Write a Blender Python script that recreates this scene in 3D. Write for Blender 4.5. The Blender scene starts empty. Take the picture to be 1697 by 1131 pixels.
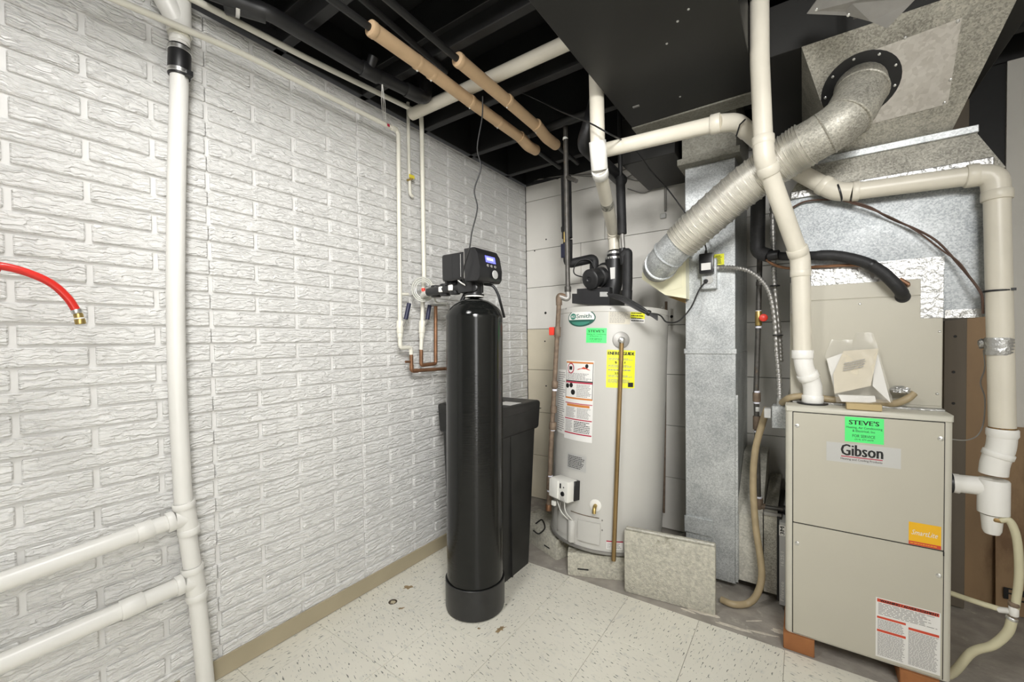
import bpy, bmesh, math, random
from mathutils import Vector as V, Matrix
random.seed(7)
S = bpy.context.scene
COL = S.collection
# ------------------------------------------------------------------ camera
IW, IH = 1697, 1131
F, YAW, PIT, ROL, CX, CZ, SY = 697.0859, .6052, .0211, -.0125, 1.7246, 1.1957, 14.087
CAM = V((CX, 0, CZ))
FW = V((-math.sin(YAW)*math.cos(PIT), math.cos(YAW)*math.cos(PIT), -math.sin(PIT)))
_r0 = V((math.cos(YAW), math.sin(YAW), 0)); _u0 = _r0.cross(FW)
RT = _r0*math.cos(ROL)+_u0*math.sin(ROL); UP = _u0*math.cos(ROL)-_r0*math.sin(ROL)
cd = bpy.data.cameras.new('camera'); cam = bpy.data.objects.new('camera', cd); COL.objects.link(cam)
cd.sensor_width = 36; cd.lens = F/IW*36; cd.shift_y = SY/IW; cd.clip_start = .02
cam.matrix_world = Matrix(((RT.x, UP.x, -FW.x, CAM.x), (RT.y, UP.y, -FW.y, CAM.y), (RT.z, UP.z, -FW.z, CAM.z), (0, 0, 0, 1)))
S.camera = cam
# ------------------------------------------------------------------ light
w = bpy.data.worlds.new('world'); S.world = w; w.use_nodes = True
w.node_tree.nodes['Background'].inputs[0].default_value = (1, .99, .97, 1)
w.node_tree.nodes['Background'].inputs[1].default_value = 6
def area(name, loc, size, power, col, rot=(0, 0, 0)):
    l = bpy.data.lights.new(name, 'AREA'); l.shape = 'RECTANGLE'; l.size, l.size_y = size; l.energy = power; l.color = col
    o = bpy.data.objects.new(name, l); COL.objects.link(o); o.location = loc; o.rotation_euler = rot; return o
area('ceiling_lamp_or_fill', (.84, .25, 2.35), (.3, .3), 17, (1, .99, .965), (math.radians(18), 0, 0))
area('ceiling_lamp_or_fill', (2.5, -.35, 2.3), (.6, .9), 30, (1, .99, .965), (math.radians(38), 0, 0))  # added fill out of view, tilted to brighten the back and right
fl = area('back_corner_fill', (2.1, -.3, 2.1), (.4, .4), 10, (1, .99, .97)); fl.data.spread = math.radians(80)  # fill light with no known source, added to brighten the back corner
fl.rotation_euler = (V((.15, 2.5, 1.35))-V((2.1, -.3, 2.1))).to_track_quat('-Z', 'Y').to_euler()
S.view_settings.view_transform = 'Standard'; S.view_settings.look = 'None'
S.view_settings.gamma = 1; S.view_settings.use_curve_mapping = False
S.view_settings.exposure = .13
# ------------------------------------------------------------------ pixel -> place
def ray(px, py): return FW+RT*((px-IW/2)/F)-UP*((py-IH/2-SY)/F)
def _pl(px, py, i, v):
    d = ray(px, py); return CAM+d*((v-CAM[i])/d[i])
def Xp(px, py, x): return _pl(px, py, 0, x)
def Yp(px, py, y): return _pl(px, py, 1, y)
def Zp(px, py, z): return _pl(px, py, 2, z)
def proj(p):
    d = V(p)-CAM; k = d.dot(FW); return IW/2+F*d.dot(RT)/k, IH/2+SY-F*d.dot(UP)/k
def zat(x, y, py):
    lo, hi = -1., 4.
    for _ in range(40):
        m = (lo+hi)/2
        if proj((x, y, m))[1] > py: lo = m
        else: hi = m
    return lo
def hit(px, py, c, r):
    d = ray(px, py); a = d.x**2+d.y**2; ox, oy = CAM.x-c[0], CAM.y-c[1]
    b = ox*d.x+oy*d.y; q = b*b-a*(ox*ox+oy*oy-r*r); t = (-b-math.sqrt(max(q, 0)))/a
    p = CAM+d*t; return math.atan2(p.y-c[1], p.x-c[0]), p.z
# ------------------------------------------------------------------ materials
MATS = {}
def mat(name, col, rough=.5, metal=0, var=.06, scale=8, bump=0, bscale=60, dirt=None, dthr=.6, dscale=5, stretch=(1, 1, 1), spec=.5, trans=0, emit=0, alpha=1, coat=0):
    m = bpy.data.materials.new(name); m.use_nodes = True; MATS[name] = m
    nt = m.node_tree; N = nt.nodes; L = nt.links; b = N['Principled BSDF']
    b.inputs['Roughness'].default_value = rough; b.inputs['Metallic'].default_value = metal
    b.inputs['Specular IOR Level'].default_value = spec; b.inputs['Transmission Weight'].default_value = trans
    b.inputs['Alpha'].default_value = alpha; b.inputs['Coat Weight'].default_value = coat
    g = N.new('ShaderNodeNewGeometry'); mp = N.new('ShaderNodeMapping'); mp.inputs['Scale'].default_value = stretch
    L.new(g.outputs['Position'], mp.inputs['Vector'])
    n = N.new('ShaderNodeTexNoise'); n.inputs['Scale'].default_value = scale; n.inputs['Detail'].default_value = 6
    L.new(mp.outputs[0], n.inputs['Vector'])
    cr = N.new('ShaderNodeValToRGB'); L.new(n.outputs['Fac'], cr.inputs['Fac'])
    cr.color_ramp.elements[0].position = .3; cr.color_ramp.elements[1].position = .7
    cr.color_ramp.elements[0].color = [c*(1-var) for c in col]+[1]; cr.color_ramp.elements[1].color = [min(1, c*(1+var)) for c in col]+[1]
    out = cr.outputs['Color']
    if dirt:
        n2 = N.new('ShaderNodeTexNoise'); n2.inputs['Scale'].default_value = dscale; n2.inputs['Detail'].default_value = 8; n2.inputs['Roughness'].default_value = .65
        L.new(mp.outputs[0], n2.inputs['Vector'])
        r2 = N.new('ShaderNodeValToRGB'); L.new(n2.outputs['Fac'], r2.inputs['Fac'])
        r2.color_ramp.elements[0].position = dthr; r2.color_ramp.elements[0].color = (0, 0, 0, 1)
        r2.color_ramp.elements[1].position = dthr+.12; r2.color_ramp.elements[1].color = (1, 1, 1, 1)
        mx = N.new('ShaderNodeMix'); mx.data_type = 'RGBA'; L.new(r2.outputs['Color'], mx.inputs[0]); L.new(out, mx.inputs[6]); mx.inputs[7].default_value = list(dirt)+[1]
        out = mx.outputs[2]
    L.new(out, b.inputs['Base Color'])
    if bump:
        n3 = N.new('ShaderNodeTexNoise'); n3.inputs['Scale'].default_value = bscale; n3.inputs['Detail'].default_value = 4
        L.new(mp.outputs[0], n3.inputs['Vector'])
        bp = N.new('ShaderNodeBump'); bp.inputs['Distance'].default_value = bump; L.new(n3.outputs['Fac'], bp.inputs['Height']); L.new(bp.outputs[0], b.inputs['Normal'])
    if emit:
        L.new(out, b.inputs['Emission Color']); b.inputs['Emission Strength'].default_value = emit
    return m
def galv(name, lo, hi, metal=.55, rough=.42, vs=150):
    m = mat(name, (.5, .5, .5), rough, metal); nt = m.node_tree; N = nt.nodes; L = nt.links; b = N['Principled BSDF']
    g = N.new('ShaderNodeNewGeometry')
    v = N.new('ShaderNodeTexVoronoi'); v.inputs['Scale'].default_value = vs; L.new(g.outputs['Position'], v.inputs['Vector'])
    sp = N.new('ShaderNodeSeparateColor'); L.new(v.outputs['Color'], sp.inputs[0])
    n = N.new('ShaderNodeTexNoise'); n.inputs['Scale'].default_value = 9; n.inputs['Detail'].default_value = 8; L.new(g.outputs['Position'], n.inputs['Vector'])
    mm = N.new('ShaderNodeMath'); mm.operation = 'MULTIPLY_ADD'; L.new(n.outputs['Fac'], mm.inputs[0]); mm.inputs[1].default_value = 1.2; mm.inputs[2].default_value = -.35
    ad = N.new('ShaderNodeMath'); ad.operation = 'MULTIPLY_ADD'; L.new(sp.outputs[0], ad.inputs[0]); ad.inputs[1].default_value = .6; L.new(mm.outputs[0], ad.inputs[2])
    cr = N.new('ShaderNodeValToRGB'); L.new(ad.outputs[0], cr.inputs['Fac'])
    cr.color_ramp.elements[0].position = .1; cr.color_ramp.elements[0].color = list(lo)+[1]; cr.color_ramp.elements[1].position = .95; cr.color_ramp.elements[1].color = list(hi)+[1]
    L.new(cr.outputs[0], b.inputs['Base Color'])
    return m
# the wavy painted brick relief
def brick_mat():
    m = mat('painted_brick', (.80, .795, .775), .36, 0, .03, 5, dirt=(.30, .28, .25), dthr=.735, dscale=16)
    nt = m.node_tree; N = nt.nodes; L = nt.links; b = N['Principled BSDF']
    g = N.new('ShaderNodeNewGeometry'); mp = N.new('ShaderNodeMapping'); mp.inputs['Scale'].default_value = (1, 20, 118); L.new(g.outputs['Position'], mp.inputs[0])
    nd = N.new('ShaderNodeTexNoise'); nd.inputs['Scale'].default_value = 26; nd.inputs['Detail'].default_value = 2; L.new(g.outputs['Position'], nd.inputs['Vector'])
    va = N.new('ShaderNodeVectorMath'); va.operation = 'MULTIPLY_ADD'; L.new(nd.outputs['Color'], va.inputs[0]); va.inputs[1].default_value = (0, 1.8, 3.0); L.new(mp.outputs[0], va.inputs[2])
    n1 = N.new('ShaderNodeTexNoise'); n1.inputs['Scale'].default_value = 1.0; n1.inputs['Detail'].default_value = 3; n1.inputs['Roughness'].default_value = .5; L.new(va.outputs[0], n1.inputs['Vector'])
    cr = N.new('ShaderNodeValToRGB'); cr.color_ramp.elements[0].position = .38; cr.color_ramp.elements[1].position = .62; L.new(n1.outputs['Fac'], cr.inputs[0])
    sx = N.new('ShaderNodeSeparateXYZ'); L.new(g.outputs['Position'], sx.inputs[0]); base = b.inputs['Base Color'].links[0].from_socket
    ng = N.new('ShaderNodeTexNoise'); ng.inputs['Scale'].default_value = 30; ng.inputs['Detail'].default_value = 6; L.new(mp.outputs[0], ng.inputs['Vector']); ng.inputs['Scale'].default_value = .8
    def mth(op, x, y, c=False):
        n = N.new('ShaderNodeMath'); n.operation = op; n.use_clamp = c
        for i, q in enumerate((x, y)):
            if q is None: continue
            if isinstance(q, (int, float)): n.inputs[i].default_value = q
            else: L.new(q, n.inputs[i])
        return n.outputs[0]
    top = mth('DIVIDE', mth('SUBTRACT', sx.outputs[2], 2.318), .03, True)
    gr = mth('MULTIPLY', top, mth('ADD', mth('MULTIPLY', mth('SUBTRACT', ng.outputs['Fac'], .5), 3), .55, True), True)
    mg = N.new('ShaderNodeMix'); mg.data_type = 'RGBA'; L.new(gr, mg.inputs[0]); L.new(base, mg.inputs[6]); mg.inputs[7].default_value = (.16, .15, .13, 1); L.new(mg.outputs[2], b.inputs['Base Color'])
    bp = N.new('ShaderNodeBump'); bp.inputs['Distance'].default_value = .0044; bp.inputs['Strength'].default_value = 1; L.new(cr.outputs[0], bp.inputs['Height']); L.new(bp.outputs[0], b.inputs['Normal'])
    return m
def tile_mat(name, ang):
    m = mat(name, (.81, .785, .69), .33, 0, .05, 3, dirt=(.50, .45, .33), dthr=.68, dscale=7)
    nt = m.node_tree; N = nt.nodes; L = nt.links; b = N['Principled BSDF']
    base = b.inputs['Base Color'].links[0].from_socket
    g = N.new('ShaderNodeNewGeometry'); mp = N.new('ShaderNodeMapping'); mp.inputs['Rotation'].default_value = (0, 0, ang); mp.inputs['Scale'].default_value = (1, 1, 1); L.new(g.outputs['Position'], mp.inputs[0])
    m2 = N.new('ShaderNodeMapping'); m2.inputs['Scale'].default_value = (42, 170, 1); L.new(mp.outputs[0], m2.inputs[0])
    n1 = N.new('ShaderNodeTexNoise'); n1.inputs['Scale'].default_value = 1; n1.inputs['Detail'].default_value = 1.5; L.new(m2.outputs[0], n1.inputs['Vector'])
    cr = N.new('ShaderNodeValToRGB'); cr.color_ramp.elements[0].position = .645; cr.color_ramp.elements[0].color = (0, 0, 0, 1); cr.color_ramp.elements[1].position = .69; L.new(n1.outputs['Fac'], cr.inputs[0])
    mx = N.new('ShaderNodeMix'); mx.data_type = 'RGBA'; L.new(cr.outputs[0], mx.inputs[0]); L.new(base, mx.inputs[6]); mx.inputs[7].default_value = (.17, .18, .15, 1)
    n2 = N.new('ShaderNodeTexNoise'); n2.inputs['Scale'].default_value = 1; n2.inputs['Detail'].default_value = 2
    m3 = N.new('ShaderNodeMapping'); m3.inputs['Scale'].default_value = (22, 50, 1); m3.inputs['Location'].default_value = (3, 7, 0); L.new(mp.outputs[0], m3.inputs[0]); L.new(m3.outputs[0], n2.inputs['Vector'])
    c2 = N.new('ShaderNodeValToRGB'); c2.color_ramp.elements[0].position = .58; c2.color_ramp.elements[0].color = (0, 0, 0, 1); c2.color_ramp.elements[1].position = .72; c2.color_ramp.elements[1].color = (.35, .35, .35, 1); L.new(n2.outputs['Fac'], c2.inputs[0])
    my = N.new('ShaderNodeMix'); my.data_type = 'RGBA'; L.new(c2.outputs[0], my.inputs[0]); L.new(mx.outputs[2], my.inputs[6]); my.inputs[7].default_value = (.52, .53, .50, 1)
    L.new(my.outputs[2], b.inputs['Base Color']); return m
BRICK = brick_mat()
MORTAR = mat('painted_mortar', (.73, .725, .705), .4, 0, .04, 20, dirt=(.35, .33, .29), dthr=.7, dscale=25)
TILES = [tile_mat('vinyl_tile_a', .25), tile_mat('vinyl_tile_b', 1.75)]
CONC = mat('slab_concrete', (.36, .33, .29), .85, 0, .2, 12, .002, 60, dirt=(.62, .58, .50), dthr=.60, dscale=11)
BLOCK = mat('block_concrete', (.52, .50, .42), .92, 0, .22, 70, .005, 170, dirt=(.20, .18, .12), dthr=.60, dscale=10)
PANEL = mat('painted_panel', (.76, .74, .69), .55, 0, .03, 4, .0006, 90, dirt=(.25, .22, .17), dthr=.78, dscale=18)
PANELC = mat('cream_panel', (.66, .60, .47), .6, 0, .06, 4, .0006, 90, dirt=(.25, .2, .13), dthr=.75, dscale=14)  # lower left back wall panels, in a yellower and darker tone
VINYL = mat('tan_vinyl', (.40, .345, .235), .4, 0, .05, 6)
BLACKP = mat('black_paint', (.012, .012, .012), .55, 0, .2, 10)
BLACKD = mat('black_duct_paint', (.0135, .013, .0115), .5, 0, .1, 6, dirt=(.07, .06, .05), dthr=.72, dscale=6)
GALV = galv('galvanised', (.34, .36, .37), (.68, .70, .70), vs=240)
GALVD = galv('galvanised_dull', (.22, .21, .18), (.56, .54, .47), .35, .5, 230)
GALVP = galv('galvanised_patch', (.50, .47, .42), (.68, .65, .60), .25, .55, 90)
GALVB = galv('galvanised_plenum', (.24, .26, .27), (.50, .52, .53), .45, .48, 220)
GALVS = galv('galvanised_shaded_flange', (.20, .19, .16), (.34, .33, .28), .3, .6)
GALVO = galv('galvanised_dusty', (.40, .39, .34), (.64, .62, .55), .3, .6)
ALU = mat('ribbed_aluminium', (.72, .70, .64), .38, .75, .06, 30)
FOIL = mat('foil_tape', (.56, .56, .55), .34, .8, .12, 25, .006, 60)
CONDUIT = mat('conduit_steel', (.40, .39, .37), .42, .7, .1, 30)
CHROME = mat('bright_steel', (.70, .70, .68), .3, .9, .05)
STEEL = mat('grey_steel', (.33, .32, .30), .5, .5, .1, 20)
PVC = mat('white_pvc', (.80, .79, .75), .32, 0, .03, 6)
PVCW = mat('bright_pvc', (.86, .85, .81), .28, 0, .02, 6)
PVCC = mat('cream_pvc', (.72, .68, .58), .36, 0, .05, 9, dirt=(.5, .42, .27), dthr=.72, dscale=9)
CREAMP = mat('painted_pipe', (.74, .72, .63), .4, 0, .04, 9)
TAN = mat('tan_insulation', (.60, .42, .25), .62, 0, .06, 12)
ABS = mat('black_abs', (.018, .018, .019), .38, 0, .2, 12)
FOAM = mat('black_foam', (.016, .016, .017), .62, 0, .25, 30, .001, 140)
RUBBER = mat('black_rubber', (.012, .012, .013), .42, 0, .2)
IRON = mat('black_iron', (.085, .08, .072), .45, .4, .25, 40, dirt=(.17, .12, .08), dthr=.6, dscale=30)
RUST = mat('rusty_iron', (.19, .14, .10), .65, .25, .3, 40, dirt=(.30, .15, .07), dthr=.62, dscale=26)
COPPER = mat('aged_copper', (.27, .14, .075), .45, .6, .25, 25, dirt=(.13, .08, .06), dthr=.58, dscale=22)
BRASS = mat('brass', (.52, .38, .14), .35, .8, .15)
BRASSD = mat('discharge_tube_brass', (.30, .20, .085), .4, .6, .3, 12, stretch=(1, 1, .4))
TAPE = mat('thread_tape', (.80, .80, .88), .5)
HEATER = mat('heater_enamel', (.55, .54, .505), .34, 0, .02, 4)
FURN = mat('furnace_enamel', (.50, .475, .395), .42, 0, .015, 5)
FURNT = mat('furnace_trim', (.57, .55, .47), .4, 0, .015, 5)
CREAM = mat('cream_plastic', (.80, .77, .56), .4, 0, .02)
WHITEP = mat('white_plastic', (.80, .79, .74), .4, 0, .03)
TANK = mat('black_fibreglass', (.008, .0085, .008), .075, 0, .3, 12, .0005, 9, stretch=(1, 1, 30), spec=.4)
BOOT = mat('boot_plastic', (.02, .02, .02), .36, 0, .2, 20)
HEAD = mat('head_plastic', (.016, .016, .017), .33, 0, .1)
BRINE = mat('brine_plastic', (.017, .017, .016), .5, 0, .2, 15)
LCD = mat('lcd_screen', (.16, .17, .85), .4, 0, .05, emit=.9)
LCDT = mat('lcd_segments', (.75, .78, 1.), .4, 0, .02, emit=.8)
RED = mat('red_hose', (.66, .03, .022), .28, 0, .08, 9)
REDH = mat('red_handle', (.75, .05, .03), .4)
BLUEH = mat('blue_grip', (.016, .018, .05), .5)
YEL = mat('yellow_tag', (.72, .60, .05), .5)
HOSE = mat('tan_hose', (.38, .30, .18), .45, 0, .12, 18)
CLEAR = mat('yellowed_vinyl_hose', (.62, .58, .40), .25, 0, .06, 14)
GREEN = mat('green_sticker', (.10, .86, .22), .5, 0, .01)
BLACKI = mat('black_ink', (.01, .01, .01), .6, 0, 0)
GREYI = mat('grey_ink', (.30, .29, .28), .6, 0, 0)
GREENI = mat('dark_green_ink', (.02, .10, .075), .5, 0, 0)
TEALI = mat('teal_ink', (.05, .23, .17), .5, 0, 0)
WHITEI = mat('white_paper', (.80, .79, .76), .5, 0, .01)
CREAMI = mat('cream_paper', (.62, .56, .43), .55, 0, .04, 20)
PLATE = mat('silver_plate', (.55, .55, .53), .4, .2, .02)
YELI = mat('yellow_sticker', (.83, .83, .03), .5, 0, .01)
ORANGE = mat('orange_ink', (.62, .22, .05), .5, 0, 0)
AMBER = mat('amber_sticker', (.86, .47, .01), .45, 0, .01)
REDI = mat('red_ink', (.62, .07, .03), .5, 0, 0)
CRIMI = mat('crimson_ink', (.45, .02, .06), .5, 0, 0)
CLAY = mat('clay_brick', (.34, .135, .045), .75, 0, .12, 14, .0008, 160)
CARD = mat('cardboard', (.48, .37, .19), .7, 0, .04)
PLY = mat('plywood', (.33, .215, .115), .6, 0, .2, 5, dirt=(.19, .11, .055), dthr=.6, dscale=4, stretch=(1, 1, .35))
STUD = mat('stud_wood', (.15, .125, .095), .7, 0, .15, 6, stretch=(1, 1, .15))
FILM = mat('plastic_film', (.86, .83, .75), .15, 0, .02, alpha=.2)
FILTER = mat('filter_card', (.45, .45, .45), .6, 0, .03)
CABLE = mat('black_cable', (.014, .014, .014), .45)
GCABLE = mat('grey_cable', (.25, .24, .22), .5)
BCABLE = mat('brown_cable', (.09, .05, .035), .5)
# ------------------------------------------------------------------ mesh helpers
def nb(): return bmesh.new()
def box(bm, x0, x1, y0, y1, z0, z1, bev=0, seg=1, M=None):
    m = Matrix.Translation(((x0+x1)/2, (y0+y1)/2, (z0+z1)/2)) @ Matrix.Diagonal((x1-x0, y1-y0, z1-z0, 1))
    r = bmesh.ops.create_cube(bm, size=1, matrix=m); vs = r['verts']
    if bev:
        es = list({e for v in vs for e in v.link_edges})
        q = bmesh.ops.bevel(bm, geom=es, offset=bev, segments=seg, profile=.6, affect='EDGES'); vs = list({v for f in q['faces'] for v in f.verts} | {v for v in vs if v.is_valid})
    if M is not None:
        vs = [v for v in vs if v.is_valid]
        bmesh.ops.transform(bm, matrix=M, verts=vs)
    return vs
def prism(bm, pts, ext):
    """polygon pts (3D) swept along ext"""
    ext = V(ext); a = [bm.verts.new(p) for p in pts]; b = [bm.verts.new(V(p)+ext) for p in pts]; n = len(pts)
    bm.faces.new(a); bm.faces.new(b[::-1])
    for i in range(n): bm.faces.new((a[i], b[i], b[(i+1) % n], a[(i+1) % n]))
def loft(bm, A, B):
    a = [bm.verts.new(p) for p in A]; b = [bm.verts.new(p) for p in B]; n = len(A)
    bm.faces.new(a[::-1]); bm.faces.new(b)
    for i in range(n): bm.faces.new((a[i], a[(i+1) % n], b[(i+1) % n], b[i]))
def frames(P):
    T = []
    for i in range(len(P)):
        t = (P[min(i+1, len(P)-1)]-P[max(i-1, 0)]); T.append(t.normalized())
    n = T[0].orthogonal().normalized(); out = []
    for t in T:
        n = (n-t*n.dot(t)).normalized(); out.append((t, n, t.cross(n)))
    return out
def tube(bm, pts, r, seg=14, cap=True, sx=1.):
    P = [V(p) for p in pts]; fr = frames(P); rings = []
    for i, (p, (t, n, b)) in enumerate(zip(P, fr)):
        rr = r[i] if isinstance(r, (list, tuple)) else r
        rings.append([bm.verts.new(p+(n*math.cos(a)+b*math.sin(a)*sx)*rr) for a in [2*math.pi*k/seg for k in range(seg)]])
    for i in range(len(rings)-1):
        for k in range(seg):
            bm.faces.new((rings[i][k], rings[i][(k+1) % seg], rings[i+1][(k+1) % seg], rings[i+1][k]))
    if cap: bm.faces.new(rings[0][::-1]); bm.faces.new(rings[-1])
def bend(pts, rad, n=6):
    P = [V(p) for p in pts]; out = [P[0]]
    for i in range(1, len(P)-1):
        a, b, c = P[i-1], P[i], P[i+1]
        r = min(rad, (a-b).length*.48, (c-b).length*.48)
        p0 = b+(a-b).normalized()*r; p2 = b+(c-b).normalized()*r
        for k in range(n+1):
            t = k/n; out.append(p0*(1-t)**2+b*2*t*(1-t)+p2*t*t)
    out.append(P[-1]); return out
def spline(pts, n=8):
    P = [V(p) for p in pts]; P = [P[0]*2-P[1]]+P+[P[-1]*2-P[-2]]; out = []
    for i in range(1, len(P)-2):
        for k in range(n):
            t = k/n; a, b, c, d = P[i-1:i+3]
            out.append(.5*((2*b)+(c-a)*t+(2*a-5*b+4*c-d)*t*t+(3*b-a-3*c+d)*t**3))
    out.append(P[-2]); return out
def lathe(bm, o, prof, axis=(0, 0, 1), seg=32):
    o = V(o); ax = V(axis).normalized(); n = ax.orthogonal().normalized(); b = ax.cross(n); rings = []
    for r, h in prof:
        rings.append([bm.verts.new(o+ax*h+(n*math.cos(a)+b*math.sin(a))*max(r, 1e-4)) for a in [2*math.pi*k/seg for k in range(seg)]])
    for i in range(len(rings)-1):
        for k in range(seg): bm.faces.new((rings[i][k], rings[i][(k+1) % seg], rings[i+1][(k+1) % seg], rings[i+1][k]))
    bm.faces.new(rings[0][::-1]); bm.faces.new(rings[-1])
def cyl(bm, a, b, r, seg=16): tube(bm, [a, b], r, seg)
def obj(name, bm, m, parent=None, smooth=True, ang=40, kind=None):
    bmesh.ops.recalc_face_normals(bm, faces=bm.faces)
    me = bpy.data.meshes.new(name); bm.to_mesh(me); bm.free(); me.materials.append(m)
    return objm(name, me, parent, smooth, ang, kind)
def objm(name, me, parent=None, smooth=True, ang=40, kind=None):
    if smooth: me.shade_smooth(); me.set_sharp_from_angle(angle=math.radians(ang))
    o = bpy.data.objects.new(name, me); COL.objects.link(o)
    if parent is not None:
        o.parent = parent
        if parent.type == 'EMPTY': o.matrix_parent_inverse = Matrix.Translation(-V(parent.location))
    if kind: o['kind'] = kind
    return o
def thing(name, label, cat, loc=(0, 0, 0), group=None):
    o = bpy.data.objects.new(name, None); COL.objects.link(o); o.location = loc; o.empty_display_size = .05
    return tag(o, label, cat, group)
def tag(o, label, cat, group=None):
    o['label'] = label; o['category'] = cat
    if group: o['group'] = group
    return o
def struct(o): o['kind'] = 'structure'; return o
def part(name, m, parent, fn, *a, **k):
    bm = nb(); fn(bm, *a, **k); return obj(name, bm, m, parent)
def ptube(name, m, parent, pts, r, seg=14): return part(name, m, parent, tube, pts, r, seg)
def hub(name, m, parent, a, b, r, seg=20):
    a, b = V(a), V(b); d = (b-a).normalized(); h = (b-a).length; e = min(.002, h*.2)
    return part(name, m, parent, lathe, a, [(r*.96, 0), (r, e), (r, h-e), (r*.96, h)], d, seg)
def screw(parent, p, n, r=.006, m=None):
    return part('screw', m or CHROME, parent, lathe, p, [(r, 0), (r, .0015), (r*.6, .003)], n, 10)
# ------------------------------------------------------------------ print
_tm = {}
def tmesh(s):
    if s not in _tm:
        c = bpy.data.curves.new('t', 'FONT'); c.body = s; c.resolution_u = 2; c.fill_mode = 'FRONT'
        o = bpy.data.objects.new('t', c); me = bpy.data.meshes.new_from_object(o)
        vs = [v.co.copy() for v in me.vertices]; fs = [tuple(p.vertices) for p in me.polygons]
        bpy.data.meshes.remove(me); bpy.data.objects.remove(o); bpy.data.curves.remove(c); _tm[s] = (vs, fs)
    return _tm[s]
def flat(O, U, W):
    O, U, W = V(O), V(U).normalized(), V(W).normalized(); N = U.cross(W)
    return lambda a, b, o: O+U*a+W*b+N*o
def cylsurf(c, r, th0): return lambda a, b, o: V((c[0]+(r+o)*math.cos(th0+a/r), c[1]+(r+o)*math.sin(th0+a/r), b))
def text(name, s, sf, a0, a1, b0, b1, m, parent, off=.0012, shear=0, bold=0):
    vs, fs = tmesh(s); x0 = min(v.x for v in vs); x1 = max(v.x for v in vs); y0 = min(v.y for v in vs); y1 = max(v.y for v in vs)
    pts = []; faces = []
    for d in ([0] if not bold else [-bold, 0, bold]):
        k = len(pts)
        for v in vs:
            t = (v.y-y0)/(y1-y0)
            pts.append(sf(a0+(v.x-x0)/(x1-x0)*(a1-a0)+shear*t+d, b0+t*(b1-b0), off+(d and .0001*(1 if d > 0 else -1))))
        faces += [tuple(i+k for i in f) for f in fs]
    me = bpy.data.meshes.new(name); me.from_pydata(pts, [], faces); me.materials.append(m)
    return objm(name, me, parent, False)
def patch(name, sf, a0, a1, b0, b1, m, parent, off=.0006, n=1):
    bm = nb(); _q(bm, sf, a0, a1, b0, b1, off, n); return obj(name, bm, m, parent, False)
def _q(bm, sf, a0, a1, b0, b1, off, n=1):
    vs = [(bm.verts.new(sf(a0+(a1-a0)*i/n, b0, off)), bm.verts.new(sf(a0+(a1-a0)*i/n, b1, off))) for i in range(n+1)]
    for i in range(n): bm.faces.new((vs[i][0], vs[i+1][0], vs[i+1][1], vs[i][1]))
def lines(name, sf, a0, a1, b0, b1, rows, m, parent, off=.0011, fill=.45, ragged=.25, n=2):
    """rows of tiny print, too small to read"""
    rnd = random.Random(name+str(round(a0, 3))+str(rows)); bm = nb(); h = (b1-b0)/rows
    for i in range(rows):
        a = a0; end = a1-(a1-a0)*ragged*rnd.random(); b = b1-(i+1)*h
        while a < end-.003:
            wd = (a1-a0)*(.04+.1*rnd.random()); e = min(a+wd, end); _q(bm, sf, a, e, b+h*(1-fill)/2, b+h*(1+fill)/2, off); a = e+(a1-a0)*.02
    return obj(name, bm, m, parent, False)
# ================================================================== STRUCTURE
YB = 2.70; XR = 3.2; YN = -1.6; ZT = 2.357
# left wall: painted brick panelling, every brick its own piece
bm = nb(); box(bm, -.12, -.010, YN, YB+.12, 0, ZT); wall_left = struct(obj('wall_left', bm, MORTAR, None, False))
BL, BH = .3066, .0606
_bm = {}
def brick_mesh(l, h):
    k = (round(l, 3), round(h, 3))
    if k not in _bm:
        b = nb(); box(b, -.014, 0, -l/2, l/2, -h/2, h/2, .0028)
        me = bpy.data.meshes.new('brick'); bmesh.ops.recalc_face_normals(b, faces=b.faces); b.to_mesh(me); b.free(); me.materials.append(BRICK); _bm[k] = me
    return _bm[k]
seams = [.622+.6132*k for k in range(-4, 4)]
cand = []
for c in range(-3, 35):
    zc = 2.1358-BH*c; z0, z1 = zc-BH/2+.0038, zc+BH/2-.0038
    if z0 < .004: z0 = .004
    z1 = min(z1, ZT-.001)
    y = (.1651 if c % 2 else .3172)-6*BL
    while y < YB:
        a, b = y+.0075, y+BL-.0075; y += BL
        cuts = [s for s in seams if a+.02 < s < b-.02]
        for s0, s1 in ([(a, b)] if not cuts else [(a, cuts[0]-.0012), (cuts[0]+.0012, b)]):
            s0 = max(s0, YN+.01); s1 = min(s1, YB-.002)
            if s1-s0 < .02: continue
            cor = []
            for yy in (s0, s1):
                for zz in (z0, z1):
                    if yy < .02: cor = None; break
                    cor.append(proj((0, yy, zz)))
                if cor is None: break
            ar = 0
            if cor:
                xs = [min(max(p[0], 0), IW) for p in cor]; ys = [min(max(p[1], 0), IH) for p in cor]
                ar = (max(xs)-min(xs))*((ys[1]-ys[0])+(ys[3]-ys[2]))*-.5
            cand.append((ar, s0, s1, z0, z1))
cand.sort(reverse=True)
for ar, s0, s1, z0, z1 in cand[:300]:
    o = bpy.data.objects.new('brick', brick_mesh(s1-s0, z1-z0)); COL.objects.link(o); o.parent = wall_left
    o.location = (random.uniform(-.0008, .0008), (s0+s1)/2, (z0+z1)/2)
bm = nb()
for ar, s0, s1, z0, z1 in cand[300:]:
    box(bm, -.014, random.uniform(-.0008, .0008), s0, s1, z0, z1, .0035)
obj('brick_remainder', bm, BRICK, wall_left, False, kind='stuff')
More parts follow.
